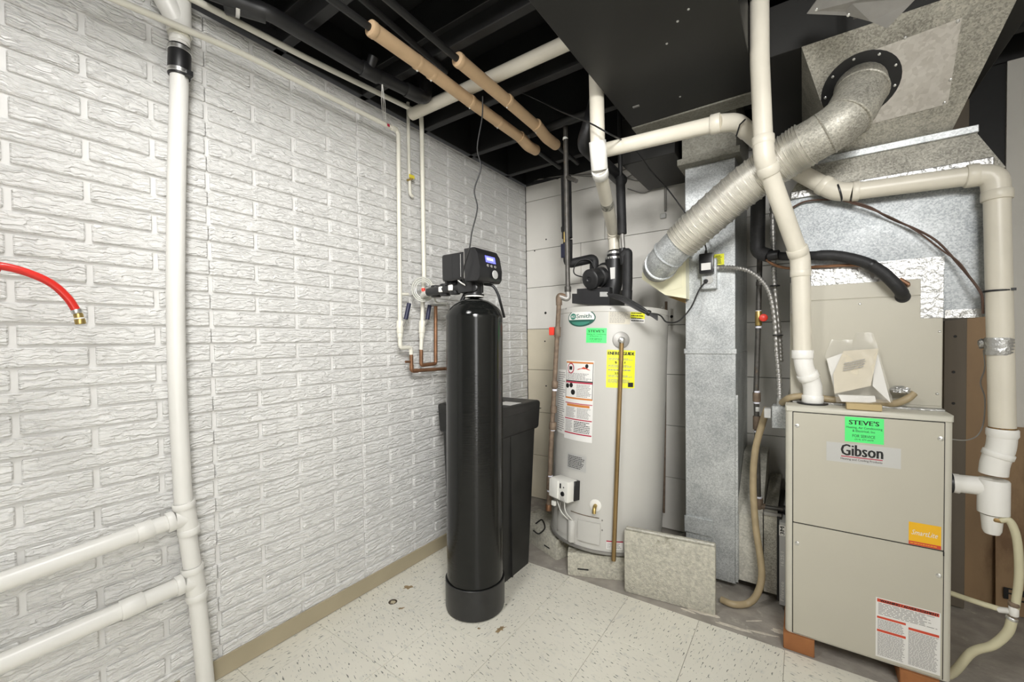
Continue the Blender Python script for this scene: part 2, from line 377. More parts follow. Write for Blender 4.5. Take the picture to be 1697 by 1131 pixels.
# baseboard
bm = nb(); prism(bm, [(0.0015, .592, .002), (.014, .592, .002), (.0085, .592, .012), (.0075, .592, .066), (.0015, .592, .068)], (0, YB-.594, 0))
bl = struct(obj('baseboard_left', bm, VINYL))
bm = nb(); prism(bm, [(0.0015, YN, .002), (.014, YN, .002), (.0085, YN, .012), (.0075, YN, .066), (.0015, YN, .068)], (0, .50-YN, 0)); obj('base_length', bm, VINYL, bl)
bm = nb()
P = [V((.006+.03*math.sin(t), .592-.03*(1-math.cos(t))*.5, 0)) for t in [0, .5, 1, 1.5, 2, 2.5]]
for i in range(len(P)-1):
    a, b = P[i], P[i+1]; t = (b-a).normalized(); n = V((-t.y, t.x, 0))*.003
    prism(bm, [a+V((0, 0, .002)), b+V((0, 0, .002)), b+n+V((0, 0, .002)), a+n+V((0, 0, .002))], (0, 0, .064))
obj('curled_end', bm, VINYL, bl)
# floor
bm = nb(); box(bm, -.12, XR+.2, YN, YB+.12, -.1, -.0032); floor = struct(obj('floor', bm, CONC, None, False))
TT = .3048; tx, ty = .1454, .9743
rt = random.Random(3); _tl = {}
for i in range(-1, 8):
    for j in range(-8, 3):
        x0, x1 = max(.010, tx+i*TT)+.0007, min(XR-.004, tx+(i+1)*TT)-.0007; y0, y1 = max(YN, ty+j*TT)+.0007, ty+(j+1)*TT-.0007
        if x1-x0 < .03 or y1-y0 < .03: continue
        if x1 < 1.0 and y1 > 1.85: pass
        v = rt.randrange(2); k = (round(x1-x0, 3), round(y1-y0, 3), v)
        if k not in _tl:
            b = nb(); box(b, -(x1-x0)/2, (x1-x0)/2, -(y1-y0)/2, (y1-y0)/2, -.0032, 0, .0006); me = bpy.data.meshes.new('floor_tile'); b.to_mesh(me); b.free(); me.materials.append(TILES[v]); _tl[k] = me
        o = bpy.data.objects.new('floor_tile', _tl[k]); COL.objects.link(o); o.parent = floor; o.location = ((x0+x1)/2, (y0+y1)/2, rt.uniform(-.0003, 0))
# old adhesive and dirt where the tile stops, stains on tiles
def blob(bm, c, rx, ry, h, ang=0, n=18, jag=.25, seed=1):
    r = random.Random(seed); ca, sa = math.cos(ang), math.sin(ang); top = []; bot = []
    for k in range(n):
        a = 2*math.pi*k/n; q = 1+jag*(r.random()-.5)*2; x, y = rx*q*math.cos(a), ry*q*math.sin(a)
        top.append((c[0]+x*ca-y*sa, c[1]+x*sa+y*ca, c[2]+h)); bot.append((c[0]+1.04*(x*ca-y*sa), c[1]+1.04*(x*sa+y*ca), c[2]))
    loft(bm, bot, top)
STAIN = mat('adhesive_stain', (.33, .24, .13), .7, 0, .25, 40); STAIND = mat('dark_stain', (.07, .05, .03), .7, 0, .3, 60); PALE = mat('pale_residue', (.66, .61, .52), .8, 0, .15, 50)
bm = nb()
for k, (q, rx, ry, an) in enumerate([((1165, 1016), .055, .013, .1), ((1215, 1040), .06, .008, .05), ((1262, 1050), .05, .005, .2), ((1290, 1047), .022, .014, 0), ((1140, 1013), .03, .006, 0), ((1250, 1030), .03, .003, .6)]):
    blob(bm, Zp(*q, -.0033), rx, ry, .0016, an, seed=k)
obj('adhesive_residue', bm, PALE, floor, False)
bm = nb(); p = Zp(651, 998, 0); 
lathe(bm, p, [(.012, 0), (.0125, .0008), (.019, .0008), (.02, 0)], seg=20); obj('ring_stain', bm, STAIND, floor)
bm = nb(); blob(bm, Zp(651, 998.5, .0005), .012, .011, .0006, 0, seed=11); obj('ring_stain_centre', bm, mat('stain_core', (.55, .48, .33), .6), floor)
for k, (q, rx, ry, an) in enumerate([((676, 974), .020, .013, .6), ((665, 1009), .015, .006, .9), ((830, 1043), .010, .022, -.2), ((793, 1042), .006, .005, 0)]):
    bm = nb(); blob(bm, Zp(*q, 0), rx, ry, .0005, an, jag=.45, seed=20+k); obj('floor_stain', bm, STAIN, floor, False)
# back wall of wide painted boards
bm = nb(); box(bm, -.12, XR+.12, YB+.009, YB+.12, 0, ZT); wall_back = struct(obj('wall_back', bm, BLACKP, None, False))
zs = [0.002, .33, .655, .974, 1.28, 1.591, 1.871, 2.237, ZT]
sp = [[0, .62, 1.9], [0, .52, 1.9], [0, .66, 1.9], [0, .58, 1.9], [0, 1.25, 1.9], [0, .45, 1.9], [0, .627, 1.9], [0, 1.029, 1.9]]
for k in range(8):
    for a, b in zip(sp[k][:-1], sp[k][1:]):
        bm = nb(); box(bm, a+.0015, b-.0015, YB, YB+.012, zs[k]+.0015, zs[k+1]-.0015, .0015)
        obj('wall_panel', bm, PANELC if k < 4 and a == 0 else PANEL, wall_back, False)
bm = nb(); box(bm, 1.9, 2.30, YB, YB+.012, .002, ZT, .001); obj('wall_panel', bm, PLY, wall_back, False)
bm = nb(); box(bm, 2.318, 2.434, YB, YB+.012, .002, 1.5, .001); obj('wall_panel', bm, PLY, wall_back, False)
bm = nb(); box(bm, 2.437, XR-.002, YB-.004, YB+.012, .002, ZT, .001); obj('wall_panel', bm, PANEL, wall_back, False)
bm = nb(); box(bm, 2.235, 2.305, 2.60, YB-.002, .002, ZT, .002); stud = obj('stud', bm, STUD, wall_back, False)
bm = nb()
for q in [(1583, 558), (1580, 617), (1580, 669)]: lathe(bm, Yp(*q, 2.6), [(.006, 0), (.005, .001)], (0, -1, 0), 10)
obj('nail_hole', bm, BLACKI, stud)
bm = nb(); prism(bm, [(2.412, 2.655, .002), (2.95, 2.655, .002), (2.95, 2.690, .80), (2.412, 2.690, .80)], (0, .006, 0)); pw = obj('plywood_panel', bm, PLY, wall_back, False)
sf = flat(Yp(1664, 992, 2.652), (1, 0, 0), (0, 0, 1)); text('stamp', 'F5', sf, 0, .075, 0, .05, BLACKI, pw, .003, bold=.003)
bm = nb(); box(bm, XR, XR+.12, -.80, YB+.12, 0, ZT+.26); wall_right = struct(obj('wall_right', bm, PANEL, None, False))  # unseen wall, stopped short so the gap mirrors as a streak in the tank
bm = nb(); box(bm, -.12, XR+.12, YN-.12, YN, 0, ZT+.26); wall_rear = struct(obj('wall_rear', bm, mat('grey_wall_paint', (.34, .33, .31), .6), None, False))  # unseen rear wall added for the tank's reflections, grey to keep them dark
for k, q in enumerate([(904, 519), (903, 566), (1113, 525), (905, 397), (886, 416), (905, 640)]):
    bm = nb(); lathe(bm, Yp(*q, 2.6998), [(.010 if k in (0, 2) else .006, 0), (.007 if k in (0, 2) else .004, .0012)], (0, -1, 0), 7); obj('wall_hole', bm, BLACKI, wall_back, False)
# ceiling
bm = nb(); box(bm, -.12, XR+.2, YN, YB+.12, 2.62, 2.70); ceiling = struct(obj('ceiling', bm, BLACKP, None, False))
for y in [-1.5+.0, -1.1, -.7, -.31, .02, .36, .89, 1.29, 1.685, 2.085, 2.49]:
    bm = nb(); box(bm, -.1, XR+.15, y-.02, y+.02, 2.372, 2.62, .003); j = obj('joist', bm, BLACKP, ceiling, False)
    if .5 < y < 2: 
        bm = nb(); box(bm, -.1, XR+.15, y-.045, y+.02, 2.44, 2.455, .002); obj('joist_ledge', bm, BLACKP, ceiling, False)
bm = nb(); box(bm, -.12, .0, YN, YB+.12, 2.372, 2.62, .002); obj('sill_plate', bm, BLACKP, ceiling, False)
bm = nb(); box(bm, .0, XR+.15, YB+.005, YB+.12, 2.36, 2.62, .002); obj('sill_plate', bm, BLACKP, ceiling, False)
# ================================================================== DUCTS
t = thing('trunk_duct', 'broad flat black painted trunk duct hung under the joists', 'duct', (1.31, 1., 2.2))
bm = nb(); box(bm, 1.056, 1.565, YN+.1, 2.0, 2.2, 2.368, .002); obj('duct_body', bm, BLACKD, t)
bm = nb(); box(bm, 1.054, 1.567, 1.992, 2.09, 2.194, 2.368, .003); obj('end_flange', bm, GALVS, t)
for q in [(1127, 160), (1141, 15), (1123, 35), (1105, 72)]:
    p = Zp(*q, 2.2); screw(t, p, (0, 0, -1), .004)
bm = nb(); box(bm, 1.118, 1.145, 1.815, 1.825, 2.196, 2.2); obj('clip', bm, STEEL, t)
o = tag(part('black_duct_stub', BLACKD, None, box, .93, 1.20, 2.2, 2.66, 2.12, 2.36, .003), 'short black painted duct box above the cream humidifier', 'duct')
t = thing('return_duct', 'tall galvanised return air duct standing between water heater and furnace', 'duct', (1.35, 2.4, .03))
zsm = Yp(1180, 586, 2.2).z
part('lower_section', GALV, t, box, 1.245, 1.468, 2.2, 2.69, .035, zsm, .002)
part('upper_section', GALV, t, box, 1.2465, 1.4665, 2.2025, 2.69, zsm, 2.03, .002)
part('drive_seam', GALV, t, box, 1.241, 1.472, 2.193, 2.2, zsm-.002, zsm+.022, .001)
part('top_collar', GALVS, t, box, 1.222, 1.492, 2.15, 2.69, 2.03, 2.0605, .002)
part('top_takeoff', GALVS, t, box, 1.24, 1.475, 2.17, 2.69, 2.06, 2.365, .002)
part('corner_lip', GALV, t, box, 1.466, 1.478, 2.192, 2.2, .05, .93, .001)
part('side_flap', GALV, t, box, 1.2405, 1.366, 2.192, 2.1985, .235, .315, .001)
part('yellow_label', YELI, t, box, *(lambda a, b: (a.x, b.x, 2.2, 2.2015, b.z, a.z))(Yp(1184, 422, 2.2), Yp(1200, 440, 2.2)))
lines('label_print', flat(Yp(1184, 440, 2.2), (1, 0, 0), (0, 0, 1)), .004, .034, .004, .045, 6, BLACKI, t, .003)
# return boot between duct and furnace
t = thing('return_boot', 'low galvanised return boot with dusty sloping top beside the furnace', 'duct', (1.56, 2.4, .03))
bm = nb(); prism(bm, [(1.4705, 2.205, .06), (1.4705, 2.66, .06), (1.4705, 2.66, .60), (1.4705, 2.5, .60), (1.4705, 2.205, .375)], (.105, 0, 0)); obj('boot_body', bm, GALVO, t, False)
bm = nb(); prism(bm, [(1.58, 2.2, .04), (1.58, 2.66, .04), (1.58, 2.66, .46), (1.58, 2.2, .40)], (.051, 0, 0)); obj('filter_rack', bm, GALVD, t, False)
part('filter_slot', BLACKI, t, box, 1.6315, 1.650, 2.17, 2.6, .03, .40, 0)
part('rack_channel', STEEL, t, box, 1.58, 1.648, 2.188, 2.2, .395, .41, .001)
part('seam_strip', GALV, t, box, 1.4708, 1.480, 2.197, 2.2045, .06, .37, .001)
# filter
t = thing('air_filter', 'grey edged pleated furnace filter sticking out of its slot', 'filter', (1.662, 2.2, .02))
a, b, c, d = [Yp(*q, 2.14) for q in ((1291, 872), (1301, 866), (1300, 1022), (1289, 1014))]
x0, x1 = a.x+.001, 1.667; z1, z0 = .395, .032
part('frame', FILTER, t, box, x0, x1, 2.14, 2.6, z0, z1, .001)
sf = flat((x1-.002, 2.14, z0+.02), (0, 0, 1), (-1, 0, 0)); wd = x1-x0
text('brand_print', 'Filtrete', sf, .0, .085, wd*.25, wd*.75, WHITEI, t); text('size_print', '16:25:1', sf, .155, .215, wd*.25, wd*.72, WHITEI, t)
patch('logo_patch', sf, .285, .33, .001, wd*.95, WHITEI, t, .0006); text('logo', '3M', sf, .29, .325, wd*.2, wd*.8, BLACKI, t, bold=.0008)
# ---------------------------------------------------------------- furnace
t = thing('furnace', 'beige upright gas furnace cabinet with green service sticker and warning label', 'furnace', (1.897, 2.25, .06))
fx0, fx1, fy, fz0, fz1 = 1.670, 2.124, 1.905, .062, .936
bm = nb(); box(bm, fx0, fx1, fy+.006, 2.62, fz0, fz1-.02)
es = [e for e in bm.edges if abs(e.verts[0].co.z-e.verts[1].co.z) > .1 and e.verts[0].co.y < 2]
bmesh.ops.bevel(bm, geom=es, offset=.018, segments=4, profile=.5, affect='EDGES'); obj('cabinet', bm, FURNT, t, ang=50)
bm = nb(); box(bm, fx0-.001, fx1+.001, fy+.002, 2.62, fz1-.02, fz1)
es = [e for e in bm.edges if (e.verts[0].co.y < 2 and e.verts[1].co.y < 2) and (abs(e.verts[0].co.z-e.verts[1].co.z) > .01 or (e.verts[0].co.z > .93 and e.verts[1].co.z > .93))]
bmesh.ops.bevel(bm, geom=es, offset=.012, segments=3, profile=.5, affect='EDGES'); obj('top_cap', bm, FURNT, t, ang=50)
up_ = part('upper_door', FURN, t, box, 1.695, 2.1015, fy, fy+.02, .4945, .912, .0015)
lo_ = part('lower_door', FURN, t, box, 1.695, 2.1015, fy, fy+.02, .068, .4905, .0015)
part('door_gap', BLACKI, t, box, 1.6925, 2.104, fy+.0045, fy+.012, .066, .914)
for q, pr in (((1321, 706), up_), ((1559, 727.5), up_), ((1321, 901), lo_), ((1556, 955), lo_)):
    p = Yp(*q, fy); screw(pr, p, (0, -1, 0), .0075)
def fsf(px, py): return flat(Yp(px, py, fy), (1, 0, 0), (0, 0, 1))
def rect(p0, p1, y):
    a = Yp(*p0, y); b = Yp(*p1, y); return b.x-a.x, b.z-a.z
# green sticker : corners (1400,692..731) -> (1465, 698..738)
def green(parent, sf, w, h, off=.0006, n=1):
    g = patch('service_sticker', sf, 0, w, 0, h, GREEN, parent, off, n)
    o = off+.0006
    text('sticker_print', "STEVE'S", sf, w*.11, w*.88, h*.70, h*.88, BLACKI, g, o, bold=.0006)
    text('sticker_print', 'Heating, Air Conditioning', sf, w*.04, w*.96, h*.52, h*.63, BLACKI, g, o)
    text('sticker_print', '& Electrical, Inc', sf, w*.2, w*.78, h*.40, h*.50, BLACKI, g, o)
    text('sticker_print', 'FOR SERVICE', sf, w*.2, w*.78, h*.20, h*.31, BLACKI, g, o)
    text('sticker_print', '(319) 377-6479', sf, w*.26, w*.74, h*.07, h*.15, BLACKI, g, o)
sf = fsf(1400, 731.5); w, h = rect((1400, 731.5), (1465, 698), fy)
green(up_, sf, w, h+.006)
sf = fsf(1369.5, 760); a = Yp(1369.5, 732, fy); b = Yp(1493, 774, fy); w = b.x-Yp(1369.5, 760, fy).x; h = (a.z-Yp(1369.5, 760, fy).z)*1.12; sf = flat(Yp(1369.5, 760, fy)-V((0, 0, h*.1)), (1, 0, 0), (0, 0, 1))
g = patch('brand_plate', sf, 0, w, 0, h, PLATE, up_, .0004)
text('brand_name', 'Gibson', sf, w*.21, w*.77, h*.385, h*.96, BLACKI, g, .001, bold=.0014)
patch('brand_rule', sf, w*.21, w*.77, h*.30, h*.345, CRIMI, g, .001)
text('brand_strapline', 'Heating and Cooling Products', sf, w*.205, w*.765, h*.12, h*.255, BLACKI, g, .001)
a = Yp(1506, 864.5, fy); b = Yp(1559.5, 912, fy); sf = flat((a.x, fy, b.z), (1, 0, 0), (0, 0, 1)); w = b.x-a.x; h = a.z-b.z
g = patch('efficiency_sticker', sf, 0, w, 0, h, AMBER, up_, .0005); patch('red_band', sf, 0, w, 0, h*.16, REDI, g, .0009)
text('sticker_print', 'SmartLite', sf, w*.08, w*.88, h*.46, h*.68, WHITEI, g, .0012, shear=.004); lines('sticker_print', sf, w*.05, w*.95, h*.05, h*.12, 1, AMBER, g, .0014)
a = Yp(1451.5, 989.5, fy); b = Yp(1558, 1121, fy); sf = flat((a.x, fy, b.z), (1, 0, 0), (0, 0, 1)); w = b.x-a.x; h = a.z-b.z
g = patch('warning_label', sf, 0, w, 0, h, WHITEI, lo_, .0005)
patch('heading_band', sf, w*.02, w*.98, h*.93, h*.985, REDI, g, .0009)
text('heading', 'WARNING / ADVERTISSEMENT', sf, w*.07, w*.97, h*.938, h*.978, BLACKI, g, .0013, bold=.0005)
lines('warning_text', sf, w*.04, w*.96, h*.72, h*.92, 9, GREYI, g)
patch('heading_band', sf, w*.02, w*.48, h*.655, h*.69, REDI, g, .0009); patch('heading_band', sf, w*.52, w*.98, h*.60, h*.64, REDI, g, .0009); patch('heading_band', sf, w*.02, w*.48, h*.43, h*.47, REDI, g, .0009)
lines('warning_text', sf, w*.03, w*.47, h*.48, h*.645, 8, GREYI, g, ragged=.1); lines('warning_text', sf, w*.03, w*.47, h*.03, h*.42, 20, GREYI, g, ragged=.1); lines('warning_text', sf, w*.52, w*.97, h*.03, h*.59, 28, GREYI, g, ragged=.1)
part('door_latch', BLACKI, lo_, box, 2.1005, 2.1035, fy-.001, fy+.004, .478, .492)
for k, (x, y, lab) in enumerate([(1.664, 1.900, "orange clay brick under the furnace corner next to the grey filter"), (1.998, 1.900, 'orange clay brick under the furnace below the warning label')]):
    bm = nb(); box(bm, x, x+.098, y, y+.2, -.003, .0615, .0025); tag(obj('support_brick', bm, CLAY), lab, 'brick')
for x, lab in ((1.68, 'clay brick under the back of the furnace next to the return boot'), (2.0, 'clay brick under the back of the furnace on the vent tee side')):
    bm = nb(); box(bm, x, x+.098, 2.4, 2.6, -.003, .0615, .0025); tag(obj('support_brick', bm, CLAY), lab, 'brick')
# ---------------------------------------------------------------- coil cabinet
t = thing('coil_cabinet', 'beige evaporator coil cabinet standing on top of the furnace', 'cabinet', (1.9, 2.3, .937))
part('casing', FURN, t, box, 1.682, 2.121, 2.035, 2.60, .937, 1.415, .002)
part('front_panel', FURN, t, box, 1.684, 2.119, 2.0325, 2.036, .95, 1.335, .001)
part('upper_panel', FURN, t, box, 1.684, 2.119, 2.0325, 2.036, 1.338, 1.413, .001)
for q in [(1425, 504), (1553, 653), (1557, 550)]: screw(t, Yp(*q, 2.0325), (0, -1, 0), .004)
def foil(bm, x0, x1, z0, z1, y, n=8, m=6, amp=.0016, seed=0):
    r = random.Random(seed); g = [[bm.verts.new((x0+(x1-x0)*i/n, y-.0006-r.random()*amp, z0+(z1-z0)*j/m)) for j in range(m+1)] for i in range(n+1)]
    for i in range(n):
        for j in range(m): bm.faces.new((g[i][j], g[i+1][j], g[i+1][j+1], g[i][j+1]))
    bd = [bm.verts.new((x, y+.002, z)) for x, z in ((x0, z0), (x1, z0), (x1, z1), (x0, z1))]; bm.faces.new(bd)
def foilp(parent, p0, p1, y, seed, n=8, m=6):
    a = Yp(*p0, y); b = Yp(*p1, y); bm = nb(); foil(bm, min(a.x, b.x), max(a.x, b.x), min(a.z, b.z), max(a.z, b.z), y, n, m, seed=seed)
    return obj('foil_tape', bm, FOIL, parent, ang=20)
foilp(t, (1526, 436), (1563, 527), 2.0322, 1, 6, 12); foilp(t, (1344, 448), (1527, 462), 2.0322, 2, 20, 3)
bm = nb(); box(bm, 1.69, 2.122, 2.0, 2.036, .936, .944, .002); obj('foil_tape', bm, FOIL, t); foilp(t, (1311, 440), (1318, 520), 2.0322, 5, 2, 10)
p = Yp(1496, 492, 2.0325); part('line_grommet', RUBBER, t, lathe, p, [(.022, 0), (.020, .006), (.014, .008)], (0, -1, 0), 20)
# ---------------------------------------------------------------- supply plenum
t = thing('supply_plenum', 'galvanised supply plenum above the coil cabinet with sloping transition', 'duct', (1.95, 2.3, 1.416))
bm = nb(); prism(bm, [(1.684, 2.04, 1.417), (2.123, 2.04, 1.417), (2.123, 2.04, 1.256), (2.222, 2.04, 1.256), (2.222, 2.04, 1.765), (1.684, 2.04, 1.765)], (0, .55, 0)); obj('plenum_box', bm, GALVB, t, False)
# cross broken front sheet
bm = nb(); c0 = bm.verts.new((1.94, 2.030, 1.585)); q = [bm.verts.new(p) for p in ((1.69, 2.038, 1.42), (2.22, 2.038, 1.42), (2.22, 2.038, 1.76), (1.69, 2.038, 1.76))]
for i in range(4): bm.faces.new((q[i], q[(i+1) % 4], c0))
obj('cross_broken_face', bm, GALVB, t, False)
foilp(t, (1566, 514), (1627, 526), 2.038, 7, 10, 3); foilp(t, (1345, 444), (1565, 446), 2.036, 8, 16, 2)
bm = nb(); box(bm, 1.683, 2.235, 2.027, 2.04, 1.745, 1.775, .003); obj('foil_tape', bm, FOIL, t)
bm = nb(); loft(bm, [(1.684, 2.035, 1.775), (2.262, 2.035, 1.735), (2.262, 2.59, 1.735), (1.684, 2.59, 1.775)], [(1.74, 2.05, 1.868), (2.20, 2.05, 1.868), (2.20, 2.59, 1.868), (1.74, 2.59, 1.868)]); obj('shoulder', bm, GALVD, t, False)
bm = nb(); box(bm, 1.74, 2.203, 2.04, 2.59, 1.868, 1.893, .002); obj('flange', bm, GALV, t)
bm = nb(); loft(bm, [(1.839, 2.07, 1.894), (2.143, 2.07, 1.894), (2.143, 2.55, 1.894), (1.839, 2.55, 1.894)], [(1.719, 1.775, 2.19), (2.236, 1.775, 2.19), (2.236, 2.55, 2.19), (1.719, 2.55, 2.19)]); obj('transition', bm, GALVD, t, False)
SLN = V((0, -.7071, -.7071))
def SL(px, py, o=0):
    d = ray(px, py); k = (1.894+2.07-CAM.y-CAM.z)/(d.z+d.y); return CAM+d*k+SLN*o
bm = nb(); prism(bm, [SL(1594, 29), SL(1570.5, 172), SL(1437, 207), SL(1428, 90)], SLN*.0025); obj('access_patch', bm, GALVP, t, False)
for q in [(1587, 35), (1575, 132), (1565, 170), (1500, 62)]: screw(t, SL(*q, .0025), SLN, .0045)
part('upper_duct', BLACKD, t, box, 1.60, 2.30, 1.778, 2.58, 2.191, 2.368, .002)
t2 = thing('sheet_metal_offcut', 'bent grey sheet metal piece screwed up under the joists near the round collar', 'sheet metal', (1.9, 1.6, 2.2))
bm = nb(); A = [Yp(1337, 23, 1.62), Yp(1405, 26, 1.61), Yp(1443, 36, 1.60), Yp(1470, 47, 1.60), Yp(1516, 0, 1.55), Yp(1545, -30, 1.5), Yp(1375, -30, 1.55)]; prism(bm, A, (0, .001, .0025)); obj('sheet', bm, STEEL, t2, False)
part('hanger_strap', STEEL, t2, box, 1.845, 1.870, 1.618, 1.620, Yp(1440, 22, 1.61).z+.004, 2.62, 0)
for q in [(1353, 16), (1406, 25), (1475, 10)]: screw(t2, Yp(*q, 1.585), (0, -.7, -.7), .0045)
# ---------------------------------------------------------------- humidifier + bypass
t = thing('humidifier', 'cream furnace humidifier box hung on the left side of the return duct', 'humidifier', (1.15, 2.3, 1.4))
bm = nb(); hy = 2.13
A = [Yp(1064, 452, hy), Yp(1064, 463, hy), Yp(1102, 489, hy), Yp(1137, 495, hy), Yp(1136, 410, hy), Yp(1104, 415, hy)]
prism(bm, A, (0, .3, 0)); obj('housing', bm, CREAM, t, False)
bm = nb(); a = Yp(1105, 478, hy); b = Yp(1133, 410, hy); prism(bm, [Yp(1107, 483, hy), Yp(1131, 477, hy), Yp(1131, 420, hy), Yp(1107, 420, hy)], (0, -.002, 0)); obj('cover_panel', bm, CREAM, t, False)
bm = nb(); prism(bm, [Yp(1106, 492, hy+.06), Yp(1136, 492, hy+.06), Yp(1136, 503, hy+.06)], (0, .1, 0)); obj('drain_cup', bm, BRASSD, t, False)
t = thing('bypass_duct', 'ribbed round bypass duct running diagonally from the transition to the humidifier', 'duct', (1.5, 1.9, 1.9))
cen = SL(1425, 143)
part('collar_flange', RUBBER, t, lathe, cen, [(.108, 0), (.108, .003), (.08, .004)], SLN, 36)
for k in range(9):
    a = .4+k*.7; u = V((1, 0, 0)); v = SLN.cross(u); screw(t, cen+(u*math.cos(a)+v*math.sin(a))*.096+SLN*.004, SLN, .0045)
R6 = .074
pa = [cen+SLN*.0, cen+SLN*.05, Yp(1408, 190, 1.815), Yp(1385, 213, 1.805), Yp(1350, 232, 1.815), Yp(1335, 240, 1.82)]
sp_ = spline(pa, 6)
# gored elbow: straight gores with beads
go = [cen, cen+SLN*.055, Yp(1404, 196, 1.805), Yp(1368, 222, 1.805), Yp(1333, 241, 1.82)]
part('upper_elbow', GALVD, t, tube, bend(go, .03, 2), R6, 28)
for k in (1, 2, 3):
    d = (go[k+1]-go[k-1]).normalized(); part('elbow_bead', GALVD, t, lathe, go[k]-d*.003, [(R6, 0), (R6+.003, .003), (R6, .006)], d, 28)
fl = [Yp(1336, 239, 1.82), Yp(1300, 262, 1.84), Yp(1230, 312, 1.875), Yp(1160, 372, 1.92), Yp(1128, 402, 1.945)]
fs = spline(fl, 120); rs = [R6+.002+(.0008 if (i % 4) < 2 else -.0008)+(.0034 if i % 20 < 4 else 0) for i in range(len(fs))]
part('ribbed_hose', ALU, t, tube, fs, rs, 28)
ge = [Yp(1130, 400, 1.944), Yp(1108, 422, 1.965), Yp(1096, 438, 2.01), Yp(1090, 443, 2.14)]
part('lower_elbow', GALV, t, tube, bend(ge, .045, 4), R6-.002, 28)
for k in (1, 2):
    d = (ge[k+1]-ge[k-1]).normalized(); part('elbow_bead', GALV, t, lathe, ge[k]-d*.003, [(R6-.002, 0), (R6+.002, .003), (R6-.002, .006)], d, 28)
d = (ge[3]-ge[2]).normalized()
part('end_band', STEEL, t, lathe, ge[3]-d*.03, [(R6, 0), (R6+.002, .002), (R6, .008)], d, 28)
# ================================================================== WATER HEATER
HR = .30; HA = (V((0, 0, 1))+RT*.043+FW*.022).normalized()
HP = V((.823, 2.237, .6)); HB = HP-HA*.475
_x = (V((1, 0, 0))-HA*HA.x).normalized(); _y = HA.cross(_x)
HM = Matrix(((_x.x, _y.x, HA.x, HB.x), (_x.y, _y.y, HA.y, HB.y), (_x.z, _y.z, HA.z, HB.z), (0, 0, 0, 1))); HI = HM.inverted()
def hh(px, py, r=HR):
    o = HI @ CAM; d = HI.to_3x3() @ ray(px, py); a = d.x**2+d.y**2; b = o.x*d.x+o.y*d.y
    q = b*b-a*(o.x**2+o.y**2-r*r); k = (-b-math.sqrt(max(q, 0)))/a; p = o+d*k; return math.atan2(p.y, p.x), p.z
def hs(th0, r=HR): return lambda a, b, o: HM @ V(((r+o)*math.cos(th0+a/r), (r+o)*math.sin(th0+a/r), b))
def hrect(p0, p1, r=HR):
    t0, z1 = hh(*p0, r); t1, z0 = hh(*p1, r); return t0, t1, z0, z1
def hpt(px, py, o=0): th, z = hh(px, py); return hs(th)(0, z, o), (HM.to_3x3() @ V((math.cos(th), math.sin(th), 0)))
HT = hh(1008, 506)[1]
t = thing('water_heater', 'tall grey enamel water heater with brand badge and yellow energy guide', 'water heater', HB)
part('jacket', HEATER, t, lathe, HB+HA*.012, [(HR-.004, 0), (HR, .004), (HR, HT-.045), (HR+.003, HT-.042), (HR+.003, HT-.016), (HR-.01, HT-.012)], HA, 64)
part('base_rim', STEEL, t, lathe, HB+HA*.0, [(HR-.01, 0), (HR+.006, .002), (HR+.006, .014), (HR-.01, .016)], HA, 64)
for q in [(939, 512), (1012, 512), (1096, 510)]:
    p, n = hpt(*q, .003); screw(t, p, n, .004, STEEL)
# badge
th0, zc = hh(962, 527); sf = hs(th0); g = None
def oval(name, sf, rx, rz, zc, m, parent, off, cut=None):
    """ellipse laid on the curved jacket; cut keeps only what lies below that height"""
    bm = nb(); n = 24; vs = []
    for k in range(n+1):
        u = -math.cos(math.pi*k/n); w = math.sqrt(max(0, 1-u*u))*rz; lo, hi = zc-w, zc+w
        if cut is not None:
            hi = min(hi, zc+cut)
            if hi-lo < 1e-5: continue
        vs.append((bm.verts.new(sf(rx*u, lo, off)), bm.verts.new(sf(rx*u, hi+1e-6, off))))
    for p, q in zip(vs[:-1], vs[1:]): bm.faces.new((p[0], q[0], q[1], p[1]))
    return obj(name, bm, m, parent, False)
t1_, _ = hh(941, 527); t2_, _ = hh(985, 527); rx = HR*(t2_-t1_)/2; rz = (hh(962, 512.5)[1]-hh(962, 542)[1])/2
bd = oval('brand_badge', sf, rx, rz, zc, GREENI, t, .0012); oval('badge_face', sf, rx*.93, rz*.90, zc, WHITEI, bd, .0018)
oval('badge_lower_band', sf, rx*.93, rz*.90, zc, GREENI, bd, .0024, -rz*.22); oval('badge_lower_band', sf, rx*.80, rz*.86, zc, TEALI, bd, .003, -rz*.46)
oval('badge_roundel', (lambda f: (lambda a, b, o: f(a-rx*.55, b+rz*.17, o)))(sf), rx*.24, rz*.35, zc, TEALI, bd, .0026)
text('brand_monogram', 'AO', sf, -rx*.72, -rx*.40, zc+rz*.03, zc+rz*.30, WHITEI, bd, .0034, bold=.0006)
text('brand_name', 'Smith', sf, -rx*.27, rx*.74, zc-rz*.04, zc+rz*.42, GREENI, bd, .0028, bold=.0005)
# green sticker
a, b, c, d = hrect((972, 544), (1005, 569)); sf = hs(a); green(t, lambda u, v, o: sf(u, v+c, o), (b-a)*HR, d-c, .001, 6)
# paper labels near the top
a, b, c, d = hrect((1009, 514), (1044, 538)); sf = hs(a); W_ = (b-a)*HR; patch('instruction_label', sf, 0, W_, c, d, mat('beige_paper', (.62, .58, .48), .5), t, .001, 6)
lines('instruction_print', sf, .005, W_-.005, c+.005, d-.005, 9, GREYI, t, .0016, n=1)
a, b, c, d = hrect((1045, 513), (1068, 536)); sf = hs(a); W_ = (b-a)*HR; g = patch('hazard_tag', sf, 0, W_, c+.02, d, YELI, t, .001, 6); patch('hazard_tag_foot', sf, 0, W_, c, c+.02, WHITEI, g, .001, 6); lines('hazard_print', sf, .004, W_-.004, c+.004, d-.012, 4, BLACKI, g, .0017)
